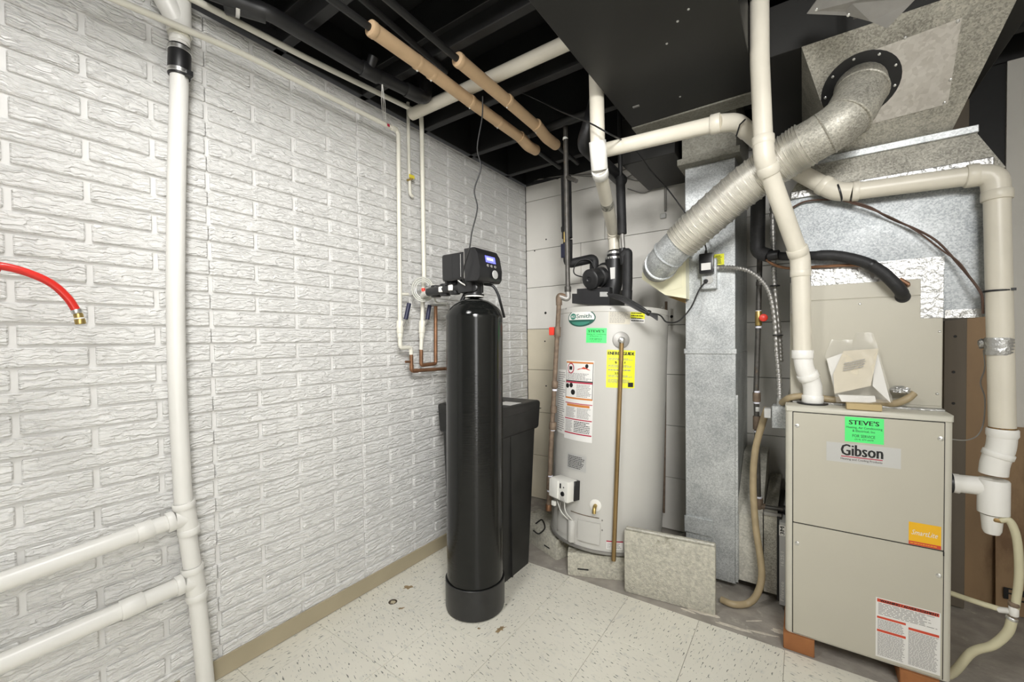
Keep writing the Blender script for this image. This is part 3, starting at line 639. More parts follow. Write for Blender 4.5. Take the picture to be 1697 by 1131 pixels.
# warning labels
a, b, c, d = hrect((939, 597), (981, 735)); sf = hs(a); W_ = (b-a)*HR; H_ = d-c
wl = patch('warning_label', sf, 0, W_, c, d, WHITEI, t, .001, 8)
def wb(name, u0, u1, v0, v1, m, n=8): return patch(name, sf, W_*u0, W_*u1, c+H_*v0, c+H_*v1, m, wl, .0017, n)
wb('orange_band', .02, .98, .965, .985, ORANGE); wb('black_rule', .02, .98, .735, .748, BLACKI); wb('crimson_band', .02, .98, .715, .733, CRIMI); wb('orange_band', .02, .98, .515, .535, ORANGE)
wb('crimson_band', .02, .98, .455, .465, CRIMI); wb('orange_band', .1, .9, .42, .45, ORANGE); wb('crimson_band', .02, .98, .255, .268, CRIMI); wb('crimson_band', .02, .98, .075, .09, CRIMI)
wb('side_rule', .02, .035, .53, .97, BLACKI, 1); wb('side_rule', .965, .98, .53, .97, BLACKI, 1)
off3 = lambda f, du, dv: (lambda u, v, o: f(u+du, v+dv, o))
oval('no_flame_sign', off3(sf, W_*.22, c+H_*.9), W_*.13, W_*.16, 0, CRIMI, wl, .0018); oval('no_flame_sign_centre', off3(sf, W_*.22, c+H_*.9), W_*.10, W_*.125, 0, WHITEI, wl, .0023); patch('heater_symbol', sf, W_*.16, W_*.28, c+H_*.88, c+H_*.925, BLACKI, wl, .0028, 2)
bm = nb(); vs = [bm.verts.new(sf(W_*u, c+H_*v, .002)) for u, v in ((.45, .885), (.9, .885), (.8, .905), (.68, .925), (.6, .905), (.52, .9))]; bm.faces.new(vs); obj('fire_symbol', bm, REDI, wl, False)
oval('flame_symbol', off3(sf, W_*.78, c+H_*.935), W_*.05, W_*.06, 0, BLACKI, wl, .0018)
for u, v, s in ((.1, .675, .07), (.25, .685, .07), (.33, .60, .08)): oval('hand_symbol', off3(sf, W_*u, c+H_*v), W_*s, W_*s, 0, BLACKI, wl, .0018)
lines('warning_print', sf, W_*.08, W_*.94, c+H_*.755, c+H_*.845, 6, GREYI, wl, .0019); lines('warning_print', sf, W_*.46, W_*.94, c+H_*.545, c+H_*.705, 9, GREYI, wl, .0019)
lines('warning_print', sf, W_*.06, W_*.46, c+H_*.28, c+H_*.41, 9, GREYI, wl, .0019); lines('warning_print', sf, W_*.5, W_*.94, c+H_*.28, c+H_*.41, 9, GREYI, wl, .0019)
lines('warning_print', sf, W_*.06, W_*.36, c+H_*.1, c+H_*.245, 9, GREYI, wl, .0019); lines('warning_print', sf, W_*.4, W_*.94, c+H_*.1, c+H_*.245, 7, BLACKI, wl, .0019)
a, b, c, d = hrect((926, 612), (936, 720)); sf = hs(a); W_ = (b-a)*HR; g = patch('instruction_sheet', sf, 0, W_*1.0, c, d, WHITEI, t, .001, 8); lines('instruction_print', sf, .006, W_-.006, c+.01, d-.01, 28, GREYI, g, .0016)
# energy guide
a, b, c, d = hrect((1006, 580), (1051, 644)); sf = hs(a); W_ = (b-a)*HR; H_ = d-c; eg = patch('energy_guide', sf, 0, W_, c, d, YELI, t, .001, 8)
text('guide_heading', 'ENERGYGUIDE', sf, W_*.04, W_*.96, c+H_*.87, c+H_*.955, BLACKI, eg, .0018, bold=.0012)
text('guide_cost', '$ 251', sf, W_*.28, W_*.64, c+H_*.64, c+H_*.70, BLACKI, eg, .0018, bold=.0005); text('guide_use', '256', sf, W_*.28, W_*.52, c+H_*.36, c+H_*.41, BLACKI, eg, .0018, bold=.0005)
for r0, r1, k in ((.73, .79, 2), (.54, .61, 3), (.44, .5, 1), (.28, .34, 2), (.13, .23, 4)): lines('guide_print', sf, W_*.06, W_*.94, c+H_*r0, c+H_*r1, k, GREYI, eg, .0018)
patch('star_mark', sf, W_*.76, W_*.95, c+H_*.03, c+H_*.15, BLACKI, eg, .0018, 2)
a, b, c, d = hrect((941, 750), (971, 784)); sf = hs(a); W_ = (b-a)*HR; g = patch('rating_plate', sf, 0, W_, c, d, PLATE, t, .0012, 6); lines('rating_print', sf, .006, W_-.006, c+.008, d-.008, 8, BLACKI, g, .0018)
a, b, c, d = hrect((1005, 896), (1032, 912)); sf = hs(a); W_ = (b-a)*HR; g = patch('foot_label', sf, 0, W_, c, d, WHITEI, t, .001, 4); patch('crimson_band', sf, 0, W_, d-.006, d, CRIMI, g, .0016, 4); lines('foot_print', sf, .004, W_-.004, c+.004, d-.01, 4, GREYI, g, .0016)
# relief valve and discharge tube
p, n = hpt(1029, 564, 0)
part('valve_plate', STEEL, t, lathe, p, [(.041, 0), (.041, .004), (.036, .006)], n, 28)
part('relief_valve', CHROME, t, lathe, p+n*.005, [(.014, 0), (.016, .01), (.014, .03), (.008, .034)], n, 16)
e = p+n*.024
q0 = Yp(1029, 592, e.y); q1, n1 = hpt(1016, 925, .035); q1 = V((q1.x, q1.y, q1.z))
ptube('valve_lever', CHROME, t, [e, e-HA*.02, e-HA*.034], .0045, 8)
ptube('discharge_tube', BRASSD, t, [e-HA*.016, hpt(1022, 750, .026)[0], hpt(1015.5, 925, .028)[0]], .0105, 14)
bm = nb(); 
# gas control box
a, b, c, d = hrect((921, 788), (963, 830)); th = (a+b)/2
p, n = hpt(943, 808, 0); tt = HA.cross(n)
Rm = Matrix(((tt.x, n.x, HA.x, p.x), (tt.y, n.y, HA.y, p.y), (tt.z, n.z, HA.z, p.z), (0, 0, 0, 1)))
gc = part('gas_control', WHITEP, t, box, -.062, .062, .0, .075, -.052, .052, .008, 2, Rm)
part('control_cover', WHITEP, gc, box, -.064, -.002, .072, .082, -.045, .045, .004, 2, Rm)
part('rear_gasket', RUBBER, gc, box, .045, .068, -.01, .03, -.048, .05, .002, 1, Rm)
part('control_dial', RUBBER, gc, lathe, Rm @ V((.03, .0755, -.012)), [(.012, 0), (.011, .005), (.003, .006)], n, 18)
part('control_window', BLACKI, gc, box, .008, .017, .0745, .0765, .012, .036, 0, 1, Rm); part('control_led', BLACKI, gc, box, .032, .038, .0745, .0765, .018, .024, 0, 1, Rm)
lines('control_print', (lambda M: (lambda a, b, o: M @ V((a, .0752+o, b))))(Rm), .012, .05, -.048, -.028, 4, GREYI, gc, .0004)
# drain valve
p, n = hpt(987, 838, 0); part('drain_escutcheon', WHITEP, t, lathe, p, [(.030, 0), (.030, .003), (.026, .005)], n, 24)
ptube('drain_valve', BRASS, t, [p, p+n*.018, p+n*.03-HA*.012, p+n*.032-HA*.03], .0095, 12)
# burner access cover
a, b, c, d = hrect((960, 860), (994, 902)); sf = hs(a, HR+.010)
bm = nb(); W_ = (b-a)*(HR+.01); N_ = 8
for off in (0,): pass
g0 = [[sf(W_*i/N_, zz, oo) for i in range(N_+1)] for oo in (-.01, .004) for zz in (c, d)]
lo_b, lo_t, hi_b, hi_t = g0; vv = [[bm.verts.new(p) for p in r] for r in g0]
for i in range(N_):
    bm.faces.new((vv[2][i], vv[2][i+1], vv[3][i+1], vv[3][i])); bm.faces.new((vv[1][i], vv[1][i+1], vv[3][i+1], vv[3][i])); bm.faces.new((vv[0][i], vv[0][i+1], vv[2][i+1], vv[2][i]))
bm.faces.new((vv[0][0], vv[1][0], vv[3][0], vv[2][0])); bm.faces.new((vv[0][-1], vv[1][-1], vv[3][-1], vv[2][-1])); obj('access_cover', bm, HEATER, t, ang=30)
th, z0 = hh(948, 897); z1 = hh(948, 861)[1]; f2 = hs(th, HR+.004)
part('cover_roll', HEATER, t, lathe, f2(0, z0, .0), [(.019, 0), (.021, .004), (.021, z1-z0-.004), (.018, z1-z0)], HA, 20)
a, b, c, d = hrect((926, 843), (940, 884)); sf = hs(a); patch('cover_left_leaf', sf, 0, (b-a)*HR, c-.01, d-.01, HEATER, t, .004, 5); patch('opening_edge', sf, -.006, .0, c-.02, d, RUST, t, .002, 1)
a, b, c, d = hrect((946, 851), (993, 860)); sf = hs(a); patch('opening_gap', sf, 0, (b-a)*HR, c+.004, d+.01, RUST, t, .0015, 6)
for k, dq in enumerate(((0, 0), (6, 2), (-4, 3))):
    p, n = hpt(940+dq[0], 828, .05); q, n2 = hpt(948+dq[0]*.5, 862, .012); ptube('igniter_wire', WHITEP if k else GCABLE, t, spline([p, (p+q)/2+n*.02+HA.cross(n)*.01*(k-1), q], 6), .0022, 6)
p, n = hpt(931, 832, .05); Rm2 = Rm.copy(); Rm2.translation = p; part('wire_connector', WHITEP, t, box, -.012, .012, -.008, .008, -.012, .012, .002, 1, Rm2)
for q in [(998, 863), (998, 879)]: p, n = hpt(*q, 0); screw(t, p, n, .004, STEEL)
# blower on top
HTOP = HB+HA*(HT+.002)
def hy(px, py, dy): return Yp(px, py, HTOP.y+dy)
ba = thing('vent_blower', 'black power vent blower with round motor on top of the water heater', 'blower', HTOP)
z0 = HTOP.z+.012
A = hy(948, 504, -.06); B = hy(1009, 504, -.06)
bm = nb(); prism(bm, [V((p.x, p.y, p.z)) for p in (hy(948, 503, -.06), hy(1010, 506, -.06), hy(1010, 476, -.06), hy(956, 479, -.06), hy(956, 487, -.06), hy(948, 487, -.06))], (0, .24, 0)); obj('intake_hood', bm, mat('dark_grey_steel', (.035, .035, .037), .35, .3), ba, False)
bm = nb(); prism(bm, [hy(994, 484, -.062), hy(1007, 484, -.062), hy(1007, 492, -.062), hy(994, 492, -.062)], (0, .004, 0)); obj('rating_sticker', bm, PLATE, ba, False)
p = hy(970, 465, -.13); q = hy(1000, 458, .015); ax = (p-q).normalized()
part('motor', ABS, ba, lathe, q, [(.055, 0), (.055, .045), (.047, .05), (.047, .085), (.056, .088), (.056, .118), (.047, .126), (.016, .127), (.012, .122)], ax, 28)
part('motor_vent_plate', STEEL, ba, lathe, q, [(.062, -.012), (.064, 0), (.055, .012)], ax, 28)
part('blower_housing', RUBBER, ba, lathe, q-ax*.01, [(.07, -.05), (.075, -.045), (.075, -.004), (.07, 0)], ax, 28)
oc = hy(1017, 436, .03); part('outlet_throat', RUBBER, ba, tube, bend([hy(1012, 488, .03), hy(1017, 470, .03), hy(1018, 428, .03)], .02), [.05]*9, 20)
bm = nb(); prism(bm, [hy(1011, 444, -.022), hy(1019, 443, -.022), hy(1019, 462, -.022), hy(1012, 463, -.022)], (0, .003, 0)); obj('serial_sticker', bm, WHITEI, ba, False)
c0 = hy(1018, 433, .03); c1 = hy(1018, 412, .03)
part('rubber_coupling', RUBBER, ba, lathe, c0, [(.048, 0), (.048, .02), (.04, .026), (.04, .05), (.036, .056)], (0, 0, 1), 24)
for zz, rr in ((.006, .050), (.036, .0425)): part('hose_clamp', CHROME, ba, lathe, c0, [(rr-.002, zz), (rr, zz+.002), (rr, zz+.013), (rr-.002, zz+.015)], (0, 0, 1), 24)
ptube('motor_lead', CABLE, ba, spline([q+ax*.1+V((0, 0, .0)), hy(953, 455, -.04), hy(953, 440, -.02), hy(963, 431, .0), hy(978, 432, .03), hy(986, 446, .05)], 8), .0035, 8)
# vent pipe of the heater
t = thing('heater_vent_pipe', 'cream vent pipe with white coupling rising from the blower to the joists', 'pipe', c1)
v0 = V(c1)+V((0, 0, .0)); v1 = hy(1017, 388, .03); v2 = Yp(993.5, 281, 1.72); v3 = Yp(990.5, 240, 1.685); v4 = Yp(989, 60, 1.68); v4.z = 2.45; v4.x = v3.x-.004
ptube('lower_length', PVCC, t, bend([v0-V((0, 0, .01)), v1, v2], .03), .0305, 18); ptube('upper_length', PVCC, t, bend([v2, v3, v4], .02), .0305, 18)
hub('elbow_hub', PVCC, t, v1-V((0, 0, .03)), v1+V((0, 0, .012)), .0345); d = (v2-v1).normalized(); hub('elbow_hub', PVCC, t, v1+d*.008, v1+d*.04, .0345)
hub('coupling', PVCW, t, v2, v2-d*.045, .0355); hub('coupling', PVCW, t, v2-d*.004, v3+(v3-v2)*.15, .0355)
dm = v1+(v2-v1)*.50; part('printed_label', mat('faded_print', (.30, .29, .25), .5, 0, .7, 80), t, tube, [dm-d*.0, dm+d*.05], .0312, 18)
tag(ptube('rubber_elbow', RUBBER, None, bend([Yp(966, 245, 1.80)+V((0, .5, 0)), Yp(966, 240, 1.82), Yp(978, 205, 1.80), Yp(978, 205, 1.80)+V((0, .1, .2))], .05), .034, 16), 'thick black rubber drain elbow near the top of the heater vent pipe', 'pipe')
# concrete blocks
def oblock(bm, c, u, L, Wd, H, z0, bev=.006):
    u = V((u[0], u[1], 0)).normalized(); v = V((-u.y, u.x, 0))
    M = Matrix(((u.x, v.x, 0, c[0]), (u.y, v.y, 0, c[1]), (0, 0, 1, z0), (0, 0, 0, 1))); box(bm, 0, L, 0, Wd, 0, H, bev, 2, M); return M
bm = nb(); M = oblock(bm, (.742, 1.893), (.925, .38), .39, .19, .119, -.003); o = tag(obj('concrete_block', bm, BLOCK), 'pale concrete block under the front of the water heater with a slot', 'block', 'blocks under the water heater')
part('slot', BLACKI, o, box, .05, .105, -.001, .006, .035, .043, .001, 1, M)
bm = nb(); M = oblock(bm, (.628, 1.985), (-.93, .37), .39, -.19, .115, -.003); o = tag(obj('concrete_block', bm, BLOCK), 'dusty concrete block under the water heater behind the black brine tank', 'block', 'blocks under the water heater')
part('slot', BLACKI, o, box, .06, .11, -.006, .001, .04, .048, .001, 1, M)
bm = nb(); M = oblock(bm, (.95, 2.27), (.93, .37), .14, .19, .105, -.003); tag(obj('concrete_block', bm, BLOCK), 'concrete block hidden under the back of the water heater', 'block', 'blocks under the water heater')
bm = nb(); M = oblock(bm, (1.030, 1.915), (.993, .118), .39, .055, .298, -.003, .008); tag(obj('concrete_slab', bm, BLOCK), 'rough concrete slab stood on edge in front of the return duct', 'slab')
a = Zp(1038, 876, .302); b = Zp(1184, 904, .302)
bm = nb(); tube(bm, [a, b], .006, 6); tag(obj('metal_strip', bm, GALVO), 'thin grey metal strip lying along the top of the concrete slab', 'metal strip')
# ================================================================== SOFTENER
SA = V((.010, .006, 1)).normalized(); SB = V((.505, 1.445, .0005))
def sp3(x, y, z): return SB+SA*z+V((x, y, 0))
t = thing('water_softener', 'tall glossy black water softener tank with electronic control head', 'water softener', SB)
fr = V((.64, -.77)); 
zb = zat(SB.x+.64*.133, SB.y-.77*.133, 982)
part('boot', BOOT, t, lathe, SB, [(.120, 0), (.130, .006), (.133, .02), (.1335, zb-.002), (.131, zb), (.126, zb-.003)], SA, 56)
zsh = 1.29
pr = [(.126, .03), (.1262, .4), (.1262, zsh)]
for k in range(1, 13):
    a = math.pi/2*k/12*.93; pr.append((.1262*math.cos(a)+.002, zsh+.095*math.sin(a)))
pr += [(.04, zsh+.098), (.04, zsh+.105)]
part('tank', TANK, t, lathe, SB, pr, SA, 64)
zn = zsh+.105
part('neck_ring', WHITEP, t, lathe, SB, [(.036, zn-.006), (.042, zn-.004), (.042, zn+.001), (.036, zn+.003)], SA, 28)
part('neck_flange', HEAD, t, lathe, SB, [(.042, zn+.002), (.044, zn+.004), (.044, zn+.008), (.034, zn+.010), (.034, zn+.062), (.030, zn+.066)], SA, 28)
p = sp3(.022, -.028, zn+.035); part('port_cap', HEAD, t, lathe, p, [(.018, 0), (.018, .012), (.014, .014), (.006, .0145)], (.35, -.93, 0), 18)
vb = part('valve_body', HEAD, t, box, SB.x-.045, SB.x+.04, SB.y-.04, SB.y+.045, zn+.015, zn+.085, .008, 2)
# head: long axis across to the room, controls on the +x end
hx, hyy, hz = SB.x+.012, SB.y+.008, zn+.070
hd = part('rear_cover', HEAD, t, box, hx-.125, hx+.015, hyy-.075, hyy+.075, hz, hz+.118, .012, 3)
part('cover_groove', BOOT, hd, box, hx-.064, hx-.061, hyy-.0765, hyy+.0765, hz+.008, hz+.112, 0); part('cover_edge', CHROME, hd, box, hx-.0115, hx-.0095, hyy-.0758, hyy-.074, hz+.010, hz+.108)
bm = nb(); prof = [(hx+.012, hz-.012), (hx+.085, hz-.016), (hx+.098, hz+.0), (hx+.100, hz+.04), (hx+.088, hz+.10), (hx+.070, hz+.128), (hx+.012, hz+.128)]
prism(bm, [V((a, hyy-.08, b)) for a, b in prof], (0, .16, 0)); bmesh.ops.bevel(bm, geom=bm.edges[:], offset=.006, segments=2, affect='EDGES', profile=.6)
ct = obj('control_panel', bm, HEAD, t)
O = V((hx+.1005, hyy-.06, hz+.045)); Wv = V((-.012, 0, .06)).normalized(); cs = flat(O, (0, 1, 0), Wv)
part('panel_trim', STEEL, ct, box, hx+.013, hx+.016, hyy-.0815, hyy-.079, hz+.0, hz+.12)
pl = patch('display', cs, .025, .095, .022, .052, LCD, ct, .0015); lines('display_digits', cs, .035, .085, .030, .046, 1, LCDT, pl, .002, fill=.7)
for k in range(3):
    p = cs(.035+.026*k, .008, .001); part('button', STEEL, ct, lathe, p, [(.007, 0), (.006, .002)], (1, 0, .2), 12)
O2 = cs(.075, -.028, .001); part('round_badge', PLATE, ct, lathe, O2, [(.019, 0), (.018, .003), (.015, .0035)], (1, 0, .05), 22)
# bypass valve towards the wall
bz = zn+.045
BY = [V((SB.x-.03, SB.y-.02, bz)), V((SB.x-.12, SB.y-.012, bz-.002)), V((SB.x-.265, SB.y+.0, bz-.006))]
by = part('bypass_valve', HEAD, t, tube, BY, .020, 14)
for k, dx in enumerate((-.085, -.16, -.235)):
    c = V((SB.x+dx, SB.y-.03+.03*k/2, bz-.003)); part('bypass_nut', ABS, by, lathe, c+V((0, .02, -.028)), [(.022, 0), (.026, .006), (.026, .050), (.022, .056)], (0, 0, 1), 8)
    part('bypass_clip', WHITEP, by, box, c.x-.013, c.x+.013, c.y-.014, c.y-.005, c.z-.013, c.z+.013, .003)
part('bypass_port', ABS, by, lathe, V((SB.x-.12, SB.y-.01, bz+.012)), [(.020, 0), (.020, .038), (.015, .046)], (0, 0, 1), 14)
part('flow_fitting', PVCW, t, tube, [V((SB.x-.255, SB.y+.0, bz-.006)), V((SB.x-.33, SB.y+.03, bz-.008)), V((SB.x-.38, SB.y+.07, bz-.01))], .014, 14)
part('fitting_cap', REDH, t, lathe, V((SB.x-.32, SB.y+.02, bz+.005)), [(.009, 0), (.009, .012), (.006, .016)], (0, -.2, 1), 12)
ptube('drain_tube', RUBBER, t, spline([sp3(-.05, .0, zn+.02), sp3(-.075, -.01, zn-.03), sp3(-.10, .0, zn-.055)], 8), .009, 10)
ptube('brine_tube', RUBBER, t, spline([sp3(.03, .03, zn+.055), sp3(.065, .05, zn+.045), sp3(.082, .065, zn+.01), sp3(.086, .08, zn-.03), sp3(.07, .13, zn-.09)], 8), .006, 10)
# clear coil of tubing by the wall
t2 = thing('tubing_coil', 'coiled grey tubing loop hanging beside the white supply pipes', 'tubing', (.12, 1.55, 1.45))
cc = Xp(702, 480, .14)
bm = nb(); P = []
for k in range(3*24):
    a = 2*math.pi*k/24+.6; rr = .036+.008*(k/24); P.append(cc+RT*(rr*math.cos(a))+V((0, 0, rr*1.1*math.sin(a)))-FW*(.006*(k/24)))
tube(bm, P, .0036, 8); obj('coil', bm, mat('clear_tubing', (.55, .55, .50), .25, 0, .05), t2)
ptube('tail', MATS['clear_tubing'], t2, spline([P[-1], Xp(722, 500, .15), Xp(742, 503, .2)], 6), .005, 8)
# brine tank
t = thing('brine_tank', 'square black plastic brine tank with overhanging lid behind the softener', 'tank', (.34, 1.78, 0))
bm = nb(); loft(bm, [(.165, 1.625, 0), (.515, 1.625, 0), (.515, 1.90, 0), (.165, 1.90, 0)], [(.15, 1.605, .735), (.53, 1.605, .735), (.53, 1.955, .735), (.15, 1.955, .735)])
bmesh.ops.bevel(bm, geom=[e for e in bm.edges if abs(e.verts[0].co.z-e.verts[1].co.z) > .5], offset=.03, segments=4, affect='EDGES', profile=.5); obj('body', bm, BRINE, t, ang=50)
bm = nb(); loft(bm, [(.52, 1.705, .01), (.531, 1.705, .01), (.531, 1.712, .01), (.52, 1.712, .01)], [(.525, 1.705, .72), (.532, 1.705, .72), (.532, 1.712, .72), (.525, 1.712, .72)]); obj('moulded_rib', bm, BRINE, t)
bm = nb(); loft(bm, [(.143, 1.595, .715), (.538, 1.595, .715), (.538, 1.972, .715), (.143, 1.972, .715)], [(.136, 1.588, .87), (.545, 1.588, .87), (.545, 1.982, .87), (.136, 1.982, .87)]); bmesh.ops.bevel(bm, geom=bm.edges[:], offset=.018, segments=3, affect='EDGES', profile=.5)
ld = obj('lid', bm, BRINE, t, ang=50)
part('lid_seam', BRINE, ld, box, .1372, .5445, 1.5892, 1.981, .822, .826, .0005)
o = tag(part('paper_slip', WHITEI, None, box, .42, .52, 1.72, 1.82, .8705, .8715), 'white paper slip lying on the black brine tank lid', 'paper')
# ================================================================== PIPES ON THE LEFT WALL
def strap(name, m, parent, a, b, r): return hub(name, m, parent, a, b, r)
t = thing('drain_stack', 'white drain stack standing against the brick wall with two side branches', 'pipe', (.05, .54, 0))
SX = .05; R2 = .0302
sy = [(297, 40), (297, 140), (292.5, 300), (291, 500), (294, 640), (300, 760), (306, 850), (322, 960), (331, 1030), (342, 1135)]
st = [Xp(*q, SX) for q in sy]; st[-1].z = .004
ptube('stack_pipe', PVC, t, spline(st, 4), .0252, 20)
a = Xp(298, 78, SX); b = Xp(297, 128, SX)
part('rubber_coupling', RUBBER, t, lathe, b, [(.029, 0), (.031, .004), (.031, (a-b).length-.004), (.029, (a-b).length)], (a-b), 24)
for f0 in (.06, .80):
    p = b+(a-b)*f0; part('band_clamp', CHROME, t, lathe, p, [(.031, 0), (.0325, .001), (.0325, .013), (.031, .014)], (a-b), 24)
part('clamp_screw', RUBBER, t, box, *(lambda p: (p.x+.01, p.x+.03, p.y-.005, p.y+.012, p.z-.006, p.z+.01))(b+V((.02, .01, 0))))
hub('wye_hub', PVC, t, a+V((0, 0, .012)), a+V((0, 0, .03)), .0285); hub('wye_hub', CREAMP, t, a+V((0, 0, .028)), a+V((0, 0, .045)), .030)
ptube('wye_body', PVC, t, [a+V((0, 0, .04)), a+V((0, 0, .10)), a+V((.005, .0, .33))], .0335, 20)
ptube('wye_branch', PVC, t, [a+V((0, 0, .07)), a+V((0.01, -.05, .14)), a+V((0.01, -.075, .2))], .0315, 20)
def Tfit(ypx0, ypx1, arm0, arm1):
    p0 = Xp(*ypx0, SX); p1 = Xp(*ypx1, SX); d = (p1-p0).normalized(); c = (p0+p1)/2
    ptube('tee_body', PVC, t, [p0, p1], .0285, 20)
    hub('tee_collar', PVC, t, p0, p0+d*.022, .0315); hub('tee_collar', PVC, t, p1-d*.022, p1, .0315)
    q0 = Xp(*arm0, SX); q1 = Xp(*arm1, SX); e = (q1-q0).normalized(); ptube('tee_neck', PVC, t, [c, q0], .0285, 20); hub('tee_collar', PVC, t, q0, q0+e*.02, .0315)
    return q0, q1, e
q0, q1, e = Tfit((304, 832), (314, 885), (288, 863), (0, 966))
ptube('branch_pipe', PVC, t, [q0, q1, q1+e*.5], .0252, 20); hub('coupling', PVC, t, q0+e*.055, q0+e*.095, .029)
q0, q1, e = Tfit((318, 938), (327, 992), (303, 968), (0, 1101))
ptube('branch_pipe', PVC, t, [q0, q1, q1+e*.5], .0252, 20); hub('coupling', PVC, t, q0+e*.10, q0+e*.155, .029)
# thin supply pipes
def run(name, label, pts, r, m, cat='pipe', rad=.03, seg=12, group=None): return tag(ptube(name, m, None, bend(pts, rad), r, seg), label, cat, group)
t = thing('supply_pipe', 'thin cream supply pipe along the wall turning down to a lever valve', 'pipe', Xp(662, 575, .05))
X1 = .092
ptube('pipe_run', CREAMP, t, bend([Xp(150, -18, X1), Xp(400, 88, X1), Xp(640, 207, X1), Xp(660, 217, X1), Xp(660.5, 240, X1), Xp(663, 540, X1)], .025), .0105, 12)
hub('elbow_socket', CREAMP, t, Xp(648, 211, X1), Xp(657, 215, X1), .0125); part('red_mark', CRIMI, t, box, *(lambda p: (p.x+.0105, p.x+.012, p.y-.006, p.y+.008, p.z-.008, p.z+.004))(Xp(641, 208, X1)))
hub('valve_body', CREAMP, t, Xp(663, 532, X1), Xp(663, 552, X1), .017); hub('valve_nut', CREAMP, t, Xp(663, 551, X1), Xp(663, 560, X1), .0135)
ptube('offset_bend', CREAMP, t, bend([Xp(663, 540, X1), Xp(663, 577, X1), Xp(681, 576, X1), Xp(681.5, 588, X1)], .02), .0105, 12)
ptube('copper_leg', COPPER, t, bend([Xp(681.5, 585, X1), Xp(682, 615, X1), Xp(760, 610, X1)], .015), .0092, 12)
part('copper_elbow', COPPER, t, tube, bend([Xp(682, 605, X1), Xp(682, 615, X1), Xp(692, 614.5, X1)], .015), .0108, 12)
ptube('spigot', COPPER, t, [Xp(682, 600, X1), Xp(672, 600, X1)], .006, 8)
def lever(parent, p0, p1, p2, grip):
    ptube('valve_lever', STEEL, parent, bend([p0, p1, p2], .01), .005, 8)
    ptube('lever_grip', grip, parent, [p1+(p2-p1)*.05, p2], .0105, 10)
lever(t, Xp(668, 541, X1+.015), Xp(672, 531, X1+.03), Xp(678, 503, X1+.035), BLUEH)
ptube('side_tap', CREAMP, t, [Xp(662, 488, X1), Xp(676, 488, X1)], .008, 10)
t = thing('supply_pipe', 'cream supply pipe running under the joists and down beside the wall clock-straight', 'pipe', Xp(703, 540, .10))
t['label'] = 'cream supply pipe from under the joists down to a dark lever valve and copper loop'
X2 = .085
ptube('pipe_run', CREAMP, t, bend([Xp(300, -12, X2), Xp(500, 92, X2), Xp(690, 185, X2), Xp(698, 191, X2), Xp(699, 215, X2), Xp(703, 470, X2)], .025), .0115, 12)
ptube('lower_length', CREAMP, t, [Xp(702, 465, X2), Xp(699, 555, X2), Xp(698, 580, X2)], .0105, 12)
hub('valve_body', CREAMP, t, Xp(700, 532, X2), Xp(699, 552, X2), .017); hub('valve_nut', CREAMP, t, Xp(699, 551, X2), Xp(699, 560, X2), .0135)
ptube('copper_loop', COPPER, t, bend([Xp(698, 577, X2), Xp(698, 606, X2), Xp(722, 603, X2), Xp(722, 508, X2)], .014), .0098, 12)
ptube('copper_top', CHROME, t, [Xp(712, 506, X2), Xp(738, 506, X2)], .007, 10)
lever(t, Xp(704, 541, X2+.015), Xp(708, 531, X2+.03), Xp(712, 506, X2+.035), BLUEH)
t = thing('capped_pipe', 'short cream pipe dropping from the ceiling with a yellow tag', 'pipe', Xp(680, 325, .02))
X3 = .022; ptube('pipe_length', CREAMP, t, bend([Xp(676, 170, X3), Xp(677.5, 260, X3), Xp(679.5, 322, X3), Xp(684, 326, X3)], .01), .0085, 10)
p = Xp(682, 293, X3+.02); bm = nb(); box(bm, p.x-.002, p.x+.002, p.y-.016, p.y+.02, p.z-.008, p.z+.010, .001, 1); obj('yellow_tag', bm, YEL, t)
ptube('tag_stem', BRASS, t, [Xp(674, 299, X3), Xp(684, 296, X3+.02)], .005, 8)
# black abs drain under the joists
ZA = 2.335
t = thing('ceiling_drain', 'thick black drain pipe with hubs running along the top of the brick wall', 'pipe', Zp(600, 110, ZA))
A = [Zp(340, -18, ZA), Zp(425, 15, ZA), Zp(447, 22, ZA), Zp(600, 113, ZA), Zp(700, 162, ZA)]
ptube('drain_pipe', ABS, t, bend(A, .03), .026, 16)
def zh(n, m, t, p, q, r): hub(n, m, t, Zp(*p, ZA), Zp(*q, ZA), r)
zh('hub', ABS, t, (372, 4), (392, 9), .034); zh('hub', ABS, t, (395, 8), (440, 22), .031); zh('hub', ABS, t, (598, 112), (627, 127), .031); zh('hub', ABS, t, (672, 148), (698, 161), .031)
p = Zp(390, 8, ZA); part('band_clamp', CHROME, t, lathe, p, [(.0345, 0), (.0355, .001), (.0355, .011), (.0345, .012)], A[1]-A[0], 20)
p = Zp(696, 160, ZA); ptube('end_elbow', ABS, t, bend([p, p+V((.0, .035, .01)), p+V((.0, .04, .12))], .03), .029, 16)
ptube('cleanout', ABS, t, [Zp(612, 118, ZA), Zp(612, 118, ZA)+V((.03, 0, .05))], .02, 14)
bm = nb()
for dx in (0, 1, 2): tube(bm, [Zp(633+dx*.5, 140, 2.30), Zp(632+dx*3, 165+dx*3, 2.22), Xp(634+dx*3, 190+dx*12, .06)], .0012, 5)
tag(obj('hanging_strings', bm, WHITEP), 'thin white strings hanging from the black ceiling drain', 'string')
# lateral pale pipe under the joists
run('crossing_pipe', 'pale plastic pipe crossing under the black joists from the brick wall', [V((.10, 1.485, 2.343)), V((1.053, 1.485, 2.343))], .0285, PVCC)
